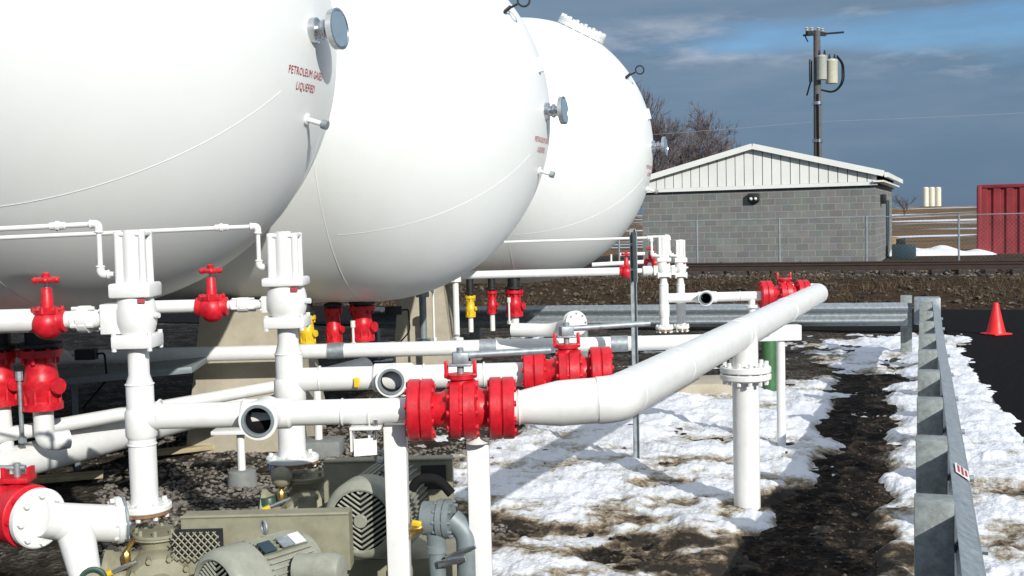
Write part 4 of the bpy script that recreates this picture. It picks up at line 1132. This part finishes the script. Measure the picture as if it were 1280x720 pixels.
# U-channel post
MB().box(g + V((0, .012, topz / 2 - .1)), (.044, .005, topz + .2)).box(g + V((-.022, -.004, topz / 2 - .1)), (.005, .03, topz + .2)).box(g + V((.022, -.004, topz / 2 - .1)), (.005, .03, topz + .2)).build('post', M_GALV, sp)
zs0, zs1 = P(790, 352, g.y).z, P(790, 290, g.y).z
mid = g + V((.0, -.045, (zs0 + zs1) / 2))
MB().obox(mid, (.14, -1, 0), UP, (.22, zs1 - zs0, .005)).build('sign_plate', M_GREYP, sp)
for dz in (.1, -.1): MB().bolts(mid + V((0, .035, dz)), (1, .1, 0), .0, 1, .012, .05).build('bolt', M_CHROME, sp)

# green bollard
g = G(962, 488); gb = thing('bollard', g, 'green round bollard behind the flanged column', 'bollard')
MB().lathe([(-.1, .083), (1.0, .083), (1.05, .07), (1.08, .035), (1.085, .001)], g, UP, 28).build('post', M_GREEN, gb)

# ------------------------------------------------------------------ guardrails
def wbeam(p0, p1, face, z0, steps=2):
    """W section swept from p0 to p1; 'face' points to the traffic side"""
    prof = [(0, .155), (.012, .145), (.070, .105), (.082, .085), (.070, .062), (.012, .022), (.0, 0.0), (.012, -.022), (.070, -.062), (.082, -.085), (.070, -.105), (.012, -.145), (0, -.155)]
    back = [(a - .004, b) for a, b in prof[::-1]]
    ring_ = prof + back; mb = MB(); face = V(face).normalized()
    rings = []
    for k in range(steps + 1):
        p = V(p0).lerp(V(p1), k / steps); rings.append([p + face * a + V((0, 0, z0 + b)) for a, b in ring_])
    mb._loft(rings, True); return mb
def gpost(x, y, dv, fv, h, base=-.3):
    """steel/timber block post, dv along the rail, fv towards the rail"""
    mb = MB().obox(V((x, y, (h + base) / 2)), fv, dv, (.15, .15, h - base), .006); return mb
ga = V((1.446, 3.82, 0)); gd = V((.345, .94, 0)).normalized(); gf = V((gd.y, -gd.x, 0))
g1 = thing('guardrail', ga + gd * 5, 'near guardrail running away along the right side of the yard with a sticker on it', 'guardrail', 'galvanised guardrails')
s_end = 11.9
for k in range(11):
    s_ = -1.9 + 1.28 * k
    if s_ > s_end: break
    p = ga + gd * s_
    gpost(p.x, p.y, gd, gf, .80).build('post', M_GPOST, g1)
    MB().bolts(p + gf * .10 + V((0, 0, .60)), gf, 0, 1, .018, .20).build('bolt', M_GALV, g1)
off = gf * .082
for k in range(4):
    a = ga + gd * (-2.2 + k * 3.84 - .02) + off + gf * (.0045 * (k % 2)); b = ga + gd * min(s_end + .2, (-2.2 + (k + 1) * 3.84 + .14)) + off + gf * (.0045 * (k % 2))
    r_ = wbeam(a, b, gf, .600).build('rail', M_GALV, g1, sharp=20)
sp_ = ga + gd * 1.50 + off + gf * .047 + V((0, 0, .600 + .127))
nrm = (gf * .04 + UP * .058).normalized()
stk = MB().obox(sp_ + nrm * .004, gd, nrm.cross(gd), (.20, .072, .002)).build('sticker', M_STICK, g1)
tx = MB()
for k, wdt in enumerate((.15, .17, .12)):
    for q in range(5):
        tx.obox(sp_ + nrm * .0065 + gd * (-wdt / 2 + (q + .5) * wdt / 5) + nrm.cross(gd) * (.02 - .02 * k), gd, nrm.cross(gd), (wdt / 5 * .78, .011, .001))
tx.build('sticker_print', M_INK, stk)
# far corner and the cross guardrail
ce = ga + gd * s_end
gpost((ce + gd * .35 - gf * .25).x, (ce + gd * .35 - gf * .25).y, gd, gf, .80).build('post', M_GPOST, g1)
MB().obox(V((ce.x, ce.y, .62)) + gf * .02, gf, gd, (.34, .30, .36), .02).build('end_block', M_GALV, g1)
c1 = P(1134, 394, 14.75); c0_ = P(440, 402, 16.4)
g2 = thing('guardrail', V(((c1.x + c0_.x) / 2, 15.5, 0)), 'far cross guardrail running level behind the pipes toward the tanks', 'guardrail', 'galvanised guardrails')
cdv = (c1 - c0_).xy.to_3d().normalized(); cfv = V((cdv.y, -cdv.x, 0))
wbeam(V((c0_.x, c0_.y, 0)), V((c1.x, c1.y, 0)), cfv, .60).build('rail', M_GALV, g2, sharp=20)
Lc = (c1 - c0_).xy.length
for k in (0, 1, 2):
    p = V((c0_.x, c0_.y, 0)) + cdv * (.3 + k * 1.55) - cfv * .085
    if .3 + k * 1.55 < Lc: gpost(p.x, p.y, cdv, cfv, .74).build('post', M_GPOST, g2)

# ------------------------------------------------------------------ traffic cone
g = G(1245, 418, .02); tcn = thing('traffic_cone', g, 'bright orange red traffic cone on the dark asphalt', 'cone')
MB().lathe([(0, .145), (.03, .135), (.20, .095), (.46, .038), (.475, .034), (.475, .026), (.40, .03)], g + V((0, 0, .018)), UP, 32).build('cone_body', M_CONE, tcn)
MB().box(g + V((0, 0, .012)), (.33, .33, .024), Matrix.Rotation(.35, 3, 'Z'), .008).build('base', M_CONE, tcn)

# ------------------------------------------------------------------ railway
for n_ in (29.6, 31.05):
    mb = MB(); p = S(-40, n_)
    prof = [(-.07, .0), (.07, .0), (.07, .02), (.012, .04), (.012, .12), (.035, .13), (.035, .165), (-.035, .165), (-.035, .13), (-.012, .12), (-.012, .04), (-.07, .02)]
    mb.prism([S(-40, n_ + a, .50 + b) for a, b in prof], EU * 90)
    struct(mb.build('railway_rail', M_RUSTRAIL, smooth=False))
mb = MB()
for k in range(105):
    c = S(-36 + k * .6, 30.3 + random.uniform(-.05, .05), .43)
    mb.obox(c, EN, EU, (2.5, .23, .15), .0)
o = mb.build('railway_sleepers', M_TIE, smooth=False); tag(o, kind='structure')

# ------------------------------------------------------------------ block building
def mat_block():
    m = bpy.data.materials.new('grey block wall'); m.use_nodes = True
    t = m.node_tree; b = t.nodes['Principled BSDF']; n = t.nodes.new; l = t.links.new
    tc = n('ShaderNodeTexCoord'); mp = n('ShaderNodeMapping')
    uv = n('ShaderNodeUVMap')
    br = n('ShaderNodeTexBrick'); br.inputs['Scale'].default_value = 1.0
    br.inputs['Brick Width'].default_value = .40; br.inputs['Row Height'].default_value = .20; br.inputs['Mortar Size'].default_value = .014
    br.inputs['Color1'].default_value = (.24, .255, .23, 1); br.inputs['Color2'].default_value = (.31, .32, .29, 1); br.inputs['Mortar'].default_value = (.42, .43, .39, 1)
    br.inputs['Mortar Smooth'].default_value = .2
    br.inputs['Bias'].default_value = -.1
    l(uv.outputs[0], br.inputs['Vector'])
    nz = n('ShaderNodeTexNoise'); nz.inputs['Scale'].default_value = 3; nz.inputs['Detail'].default_value = 8
    l(tc.outputs['Object'], nz.inputs['Vector'])
    mx = n('ShaderNodeMix'); mx.data_type = 'RGBA'; mx.blend_type = 'MULTIPLY'; mx.inputs[0].default_value = .5
    l(br.outputs['Color'], mx.inputs[6]); l(nz.outputs['Color'], mx.inputs[7])
    hs = n('ShaderNodeHueSaturation'); hs.inputs['Saturation'].default_value = .55; hs.inputs['Value'].default_value = .88
    l(mx.outputs[2], hs.inputs['Color']); l(hs.outputs[0], b.inputs['Base Color'])
    b.inputs['Roughness'].default_value = .9; b.inputs['Specular IOR Level'].default_value = .2
    bp = n('ShaderNodeBump'); bp.inputs['Strength'].default_value = .8; bp.inputs['Distance'].default_value = .01; bp.invert = True
    l(br.outputs['Fac'], bp.inputs['Height']); l(bp.outputs[0], b.inputs['Normal'])
    return m
def building():
    nB = 35.0
    def u_at(px, n_):
        k = (px - 640) / F
        d = ray(px, 275); Y = n_ / (d.x / d.y * EN.x + EN.y); return (Y * d.x / d.y) * EU.x + Y * EU.y
    uL, uR = u_at(803, nB), u_at(1094, nB)
    zb = .36; 
    pr = S(uR, nB); ze = zpx(1094, 229, pr.y); um = (uL + uR) / 2
    zt_ = zpx(945, 184, S(um, nB).y)
    dep = 8.4
    rt = thing('block_building', S(um, nB + dep / 2, zb), 'grey concrete block building with white ribbed gable beyond the railway', 'building')
    bm = bmesh.new(); uvl = bm.loops.layers.uv.new('UVMap')
    def face(pts, uvs):
        f = bm.faces.new([bm.verts.new(p) for p in pts])
        for lp, q in zip(f.loops, uvs): lp[uvl].uv = q
    W = uR - uL; H = ze - zb; z0 = zb - .1
    H2 = ze - z0
    face([S(uL, nB, z0), S(uR, nB, z0), S(uR, nB, ze), S(uL, nB, ze)], [(0, 0), (W, 0), (W, H2), (0, H2)])
    face([S(uR, nB, z0), S(uR, nB + dep, z0), S(uR, nB + dep, ze), S(uR, nB, ze)], [(0, 0), (dep, 0), (dep, H2), (0, H2)])
    face([S(uR, nB + dep, z0), S(uL, nB + dep, z0), S(uL, nB + dep, ze), S(uR, nB + dep, ze)], [(0, 0), (W, 0), (W, H2), (0, H2)])
    face([S(uL, nB + dep, z0), S(uL, nB, z0), S(uL, nB, ze), S(uL, nB + dep, ze)], [(0, 0), (dep, 0), (dep, H2), (0, H2)])
    mb = MB(); mb.bm.free(); mb.bm = bm
    mb.build('wall', mat_block(), rt, smooth=False)
    yf = S(uR, nB).y
    ov, og = .27, .22
    zE = zpx(1107, 214, S(uR + ov, nB - og).y); zt_ = zpx(943, 180, S(um, nB - og).y)
    slope = (zt_ - zE) / (W / 2 + ov)
    zr = lambda u: zt_ - slope * abs(u - um)
    th = .12
    for nn, sg in ((nB, -1), (nB + dep, 1)):
        g = MB(); e = W / 2 + .06
        g.prism([S(um - e, nn + sg * .01, ze), S(um + e, nn + sg * .01, ze), S(um + e, nn + sg * .01, zr(um + e) - th), S(um, nn + sg * .01, zt_ - th), S(um - e, nn + sg * .01, zr(um - e) - th)], EN * sg * .03)
        gm = g.build('gable', M_CONCG, rt, smooth=False)
        N = 26; st_ = 2 * e / N
        for q in range(N):
            ua, ub = um - e + q * st_ + .013, um - e + (q + 1) * st_ - .013
            pts = [S(ua, nn + sg * .042, ze + .06), S(ub, nn + sg * .042, ze + .06), S(ub, nn + sg * .042, zr(ub) - th - .01)]
            if ua < um < ub: pts.append(S(um, nn + sg * .042, zt_ - th - .01))
            pts.append(S(ua, nn + sg * .042, zr(ua) - th - .01))
            MB().prism(pts, EN * sg * .05).build('cladding_panel', M_CLAD, gm, smooth=False)
        MB().obox(S(um, nn + sg * .075, ze + .0), EU, EN, (W + .16, .07, .11)).build('gable_trim', M_CLAD, gm, smooth=False)
    for sg in (-1, 1):
        ue = um + sg * (W / 2 + ov)
        poly = [S(um, nB - og, zt_), S(ue, nB - og, zE), S(ue, nB - og, zE - th), S(um, nB - og, zt_ - th)]
        r_ = MB().prism(poly, EN * (dep + 2 * og)).build('roof', M_ROOF, rt, smooth=False)
        MB().obox(S(ue + sg * .06, nB + dep / 2, zE - .10), EN, EU, (dep + 2 * og - .02, .10, .14)).build('gutter', M_CLAD, r_, smooth=False)
        MB().obox(S(ue - sg * .16, nB + dep / 2, zE - th - .16), EN, EU, (dep + 2 * og - .03, .30, .05)).build('soffit', M_CLAD, r_, smooth=False)
        A_, B_ = S(um, nB - og - .018, zt_ - .065), S(ue, nB - og - .018, zE - .065); sd = A_ - B_
        MB().obox((A_ + B_) / 2, sd, EN, (sd.length - .02, .03, .17)).build('barge_board', M_CLAD, r_, smooth=False)
    # wall lights
    p = S(u_at(943, nB), nB - .09, zpx(943, 247, S(u_at(943, nB), nB).y))
    lt = MB().obox(p, EU, EN, (.34, .16, .26), .02).build('wall_light', M_DARK, rt)
    MB().sphere(p + EU * -.07 - EN * .09 - V((0, 0, .04)), .05, (1, 1, 1), 10, 6).sphere(p + EU * .07 - EN * .09 - V((0, 0, .04)), .05, (1, 1, 1), 10, 6).build('lamp_glass', M_STICK, lt)
    p = S(uR + .09, nB + 2.4, ze - .45)
    MB().obox(p, EU, EN, (.16, .34, .3), .02).build('wall_light', M_DARK, rt)
    # door in the side wall
    d = MB().obox(S(uR + .03, nB + 5.5, zb + 1.0), EU, EN, (.05, 1.0, 2.0), .01).build('door', M_BLUE, rt)
    return u_at
u_at = building()
# small dark tank and pipe bits at its right corner
p = P(1130, 317, 37.5); q = thing('dark_cabinet', V((p.x, p.y, .38)), 'low dark blue cabinet beside the right corner of the block building', 'cabinet')
MB().obox(V((p.x, p.y, .62)), EU, EN, (.75, .5, .5), .02).build('body', M_BLUE, q)
MB().obox(V((p.x - .1, p.y, .95)), EU, EN, (.3, .3, .22), .02).build('lid_box', M_DARK, q)
p = P(1118, 302, 41); 
tag(MB().sphere(V((p.x, p.y, .72)), .42, (1, .9, .8), 20, 12).build('dry_shrub', M_BRUSH), 'rounded tan dry shrub beside the block building corner', 'shrub')

# ------------------------------------------------------------------ chain link fence
def fence():
    nF = 33.2; rt = thing('chain_link_fence', S(6, nF, .4), 'chain-link fence with thin grey posts in front of the block building', 'fence')
    u1 = u_at(1083, nF); stepu = u_at(1083, nF) - u_at(974, nF)
    zt_ = zpx(1083, 271, S(u1, nF).y)
    us = [u1 + k * stepu for k in range(-4, 5)]
    for u in us:
        MB().tube([S(u, nF, .3), S(u, nF, zt_ + .02)], .030, 8).build('post', M_GALV, rt)
    MB().tube([S(us[0], nF, zt_ - .01), S(us[-1], nF, zt_ - .01)], .016, 6).build('top_rail', M_GALV, rt)
    mb = MB(); Hh = zt_ - .45; st_ = .11
    u = us[0]
    while u < us[-1]:
        for sg in (-1, 1):
            a, b = S(u, nF + .004 * sg, .45), S(u + sg * Hh * .9, nF + .004 * sg, .45 + Hh)
            if us[0] <= u + sg * Hh * .9 <= us[-1]: mb.tube([a, b], .0014, 3)
        u += st_
    mb.build('chain_link', M_GALV, rt, smooth=False)
fence()

# ------------------------------------------------------------------ shipping container
def container():
    nC = 43.0; u0 = u_at(1222, nC); Lc = 6.1; rt = thing('shipping_container', S(u0 + Lc / 2, nC + 1.2, .3), 'faded red ribbed shipping container at the right edge beyond the railway', 'container')
    zt_ = zpx(1240, 231, S(u_at(1240, nC), nC).y); zb = zpx(1240, 321, S(u_at(1240, nC), nC).y); H = zt_ - zb
    pts = []; u = u0 + .1; pit = .42
    while u < u0 + Lc - .1 - pit:
        pts += [(u, 0), (u + .20, 0), (u + .25, .07), (u + .37, .07)]; u += pit
    body = MB()
    front = [S(a, nC + b, zb + .12) for a, b in pts]; back = [S(u0 + Lc - .1, nC + .02, zb + .12), S(u0 + Lc - .1, nC + 2.4, zb + .12), S(u0 + .1, nC + 2.4, zb + .12)]
    body.prism(front + back, V((0, 0, H - .22)))
    body.build('corrugated_side', M_CONT, rt, smooth=False)
    f = MB()
    for zz, hh in ((zb + .06, .14), (zt_ - .05, .12)): f.obox(S(u0 + Lc / 2, nC + 1.2, zz), EU, EN, (Lc, 2.46, hh), .01)
    for uu in (u0 + .06, u0 + Lc - .06):
        for nn in (nC + .03, nC + 2.38): f.obox(S(uu, nn, (zb + zt_) / 2), EU, EN, (.13, .13, H - .03), .01)
    f.build('frame', M_CONT, rt)
container()

# ------------------------------------------------------------------ silos far away
for k, px in enumerate((1157.5, 1165, 1172.8)):
    p = P(px, 262, 420); zt_ = zpx(px, 234, 420)
    t = thing('silo', V((p.x, p.y, 1)), ['leftmost of the three cream silos on the horizon', 'middle one of the three cream silos on the horizon', 'rightmost of the three cream silos on the horizon'][k], 'silo', 'three cream silos on the horizon')
    MB().lathe([(-2, 1.08), (zt_ - p.z - .4, 1.08), (zt_ - p.z, .75), (zt_ - p.z + .1, .1)], V((p.x, p.y, p.z)), UP, 24).build('silo_body', M_SILO, t)
    MB().tube([V((p.x + .9, p.y - .9, p.z)), V((p.x + .9, p.y - .9, zt_))], .1, 6).build('ladder_pipe', M_GALV, t)

# ------------------------------------------------------------------ utility pole
def utility_pole():
    Y = 45.6; b = P(1023, 270, Y); zt_ = zpx(1023, 38, Y); X = b.x; s = Y / F
    rt = thing('utility_pole', V((X, Y, .5)), 'tall wooden utility pole with two transformers rising behind the block building', 'utility pole')
    at = lambda px, py: V((X + (px - 1023) * s, Y, zpx(1023, py, Y)))
    MB().tube([V((X, Y, 0)), V((X, Y, zt_))], [.19, .135], 16).build('pole', M_POLE, rt)
    MB().tube([V((X - .03, Y - .19, .5)), V((X - .03, Y - .15, zpx(1023, 118, Y)))], .045, 8).build('cable_riser', M_BLACK, rt)
    bb = MB()
    for py in (129, 176): bb.lathe([(-.06, .205), (.06, .205)], V((X, Y, zpx(1023, py, Y))), UP, 14)
    build_islands(bb, 'strap', M_CHROME, rt)
    ar = MB().box(at(1022, 42), (1.0, .13, .14), Matrix.Rotation(.5, 3, 'Z')).box(at(1032, 42) + V((0, .1, 0)), (1.6, .07, .07), Matrix.Rotation(-.35, 3, 'Z')).build('cross_arm', M_DARK, rt)
    for dx, dz in ((-.42, .1), (-.2, .14), (.12, .2), (.3, .12)):
        MB().lathe([(0, .03), (.05, .08), (.09, .05), (.13, .09), (.18, .04)], at(1022, 42) + V((dx, dx * .5, .02 + dz * .3)), UP, 10).build('insulator', M_TRANS, ar)
    for px, py, m, h, r, dy in ((1026, 86, M_TRANS, .95, .20, -.32), (1041, 90, M_TRANSC, .95, .24, .0)):
        c = at(px, py) + V((0, dy, 0))
        t_ = MB().lathe([(-h / 2, r * .96), (-h / 2 + .03, r), (h / 2 - .08, r), (h / 2 - .06, r * 1.06), (h / 2 - .02, r * 1.04), (h / 2 + .04, r * .5)], c, UP, 24).build('transformer', m, rt)
        for q in (V((-.1, -.05, h / 2)), V((.12, 0, h / 2))): MB().lathe([(0, .04), (.12, .05), (.14, .03), (.22, .03)], c + q, UP, 10).build('bushing', M_DARK, t_)
    MB().box(at(1015, 88), (.12, .12, .9), None, .02).build('fuse_bar', M_DARK, rt)
    cl = MB()
    for e, sc in ((0, 1.0), (.06, 1.18)):
        cl.tube([at(1047, 72) + V((0, -.05, e)), at(1054 + e * 30, 80), at(1054 + e * 40, 104), at(1044, 116 + e * 20), at(1026, 112)], .03, 8, bend=.5)
    cl.tube([at(1016, 98), at(1012, 112), at(1010, 119)], .035, 8, bend=.2)
    cl.tube([at(1012, 52), at(1008, 44), at(1014, 40)], .025, 6, bend=.2)
    build_islands(cl, 'cable_loop', M_BLACK, rt)
    # service lines leaving the pole
    def sag(a, b, d, r):
        return [a.lerp(b, k / 14) - V((0, 0, 4 * d * (k / 14) * (1 - k / 14))) for k in range(15)]
    for (a, b, d, lab) in ((at(1030, 44), V((X + 34, Y - 14, 9.0)), .8, 'upper power line leaving the pole to the right'),
                           (at(1026, 152), V((X + 34, Y - 8, 6.9)), .4, 'lower power line leaving the pole to the right'),
                           (at(1020, 152), V((X - 34, Y + 8, 6.0)), .5, 'lower power line leaving the pole to the left')):
        t = thing('power_line', a, lab, 'wire', 'power lines')
        MB().tube(sag(a, b, d, .01), .005, 5).build('wire', M_WIRE, t)
utility_pole()

# ------------------------------------------------------------------ bare trees
def bare_tree(base, H, spread, label, seed, depth=6, r0=.13):
    r = random.Random(seed); rt = thing('bare_tree', base, label, 'tree', 'leafless trees behind the block building')
    tr, cr = MB(), MB()
    def grow(p, d, L, rad, lev):
        n_ = 3; pts = [p]; q = p
        for k in range(n_):
            d = (d + V((r.uniform(-1, 1), r.uniform(-1, 1), r.uniform(-.3, .7))) * .16).normalized(); q = q + d * L / n_; pts.append(q)
        mb = tr if lev < 2 else cr
        mb.tube(pts, [rad * (1 - .4 * k / n_) for k in range(n_ + 1)], 6 if lev < 2 else 3, cap=False)
        if lev >= depth: return
        for k in range(r.choice((2, 3, 4)) if lev else 6):
            t = r.uniform(.45, 1.0); s = pts[min(n_, int(t * n_) + (1 if t > .9 else 0))]
            a = r.uniform(0, 6.28); x, y, _ = frame(d); w = r.uniform(.35, .8) * spread
            nd = (d + (x * math.cos(a) + y * math.sin(a)) * w + V((0, 0, .12))).normalized()
            grow(s, nd, L * r.uniform(.58, .8), max(.011, rad * .6), lev + 1)
    grow(V(base) - V((0, 0, .2)), V((0, 0, 1)), H * .40, r0, 0)
    tr.build('trunk', M_BARK, rt); cr.build('crown', M_BARK, rt, smooth=False)
def tree_at(px, ytop, Y, spread, label, seed, depth=6):
    b = P(px, 268, Y); H = zpx(px, ytop, Y) - .3
    bare_tree(V((b.x, b.y, terrain(b.x, b.y))), H, spread, label, seed, depth)
tree_at(826, 96, 58, .85, 'tallest bare tree beside the right edge of the farthest tank', 3, 7)
tree_at(864, 126, 60, 1.0, 'bushier bare tree behind the left slope of the roof', 8, 7)
tree_at(842, 134, 62, 1.0, 'smaller bare tree between the two taller bare trees', 15, 7)
tree_at(1131, 238, 190, 1.2, 'tiny bluish bare tree on the horizon right of the building roof', 21, 5)
# distant tree line and low hill
def far_line():
    r = random.Random(2); bm = MB()
    for k in range(170):
        u = r.uniform(60, 330); n_ = r.uniform(390, 470); p = S(u, n_); h = r.uniform(1.2, 3.4)
        bm.sphere(V((p.x, p.y, terrain(p.x, p.y) + h * .35)), h, (1.2, 1.2, .75), 8, 6)
    o = bm.build('distant_woods', mat('distant woods', (.045, .045, .04), .95, var=.5, scale=.4)); tag(o, kind='stuff')
far_line()
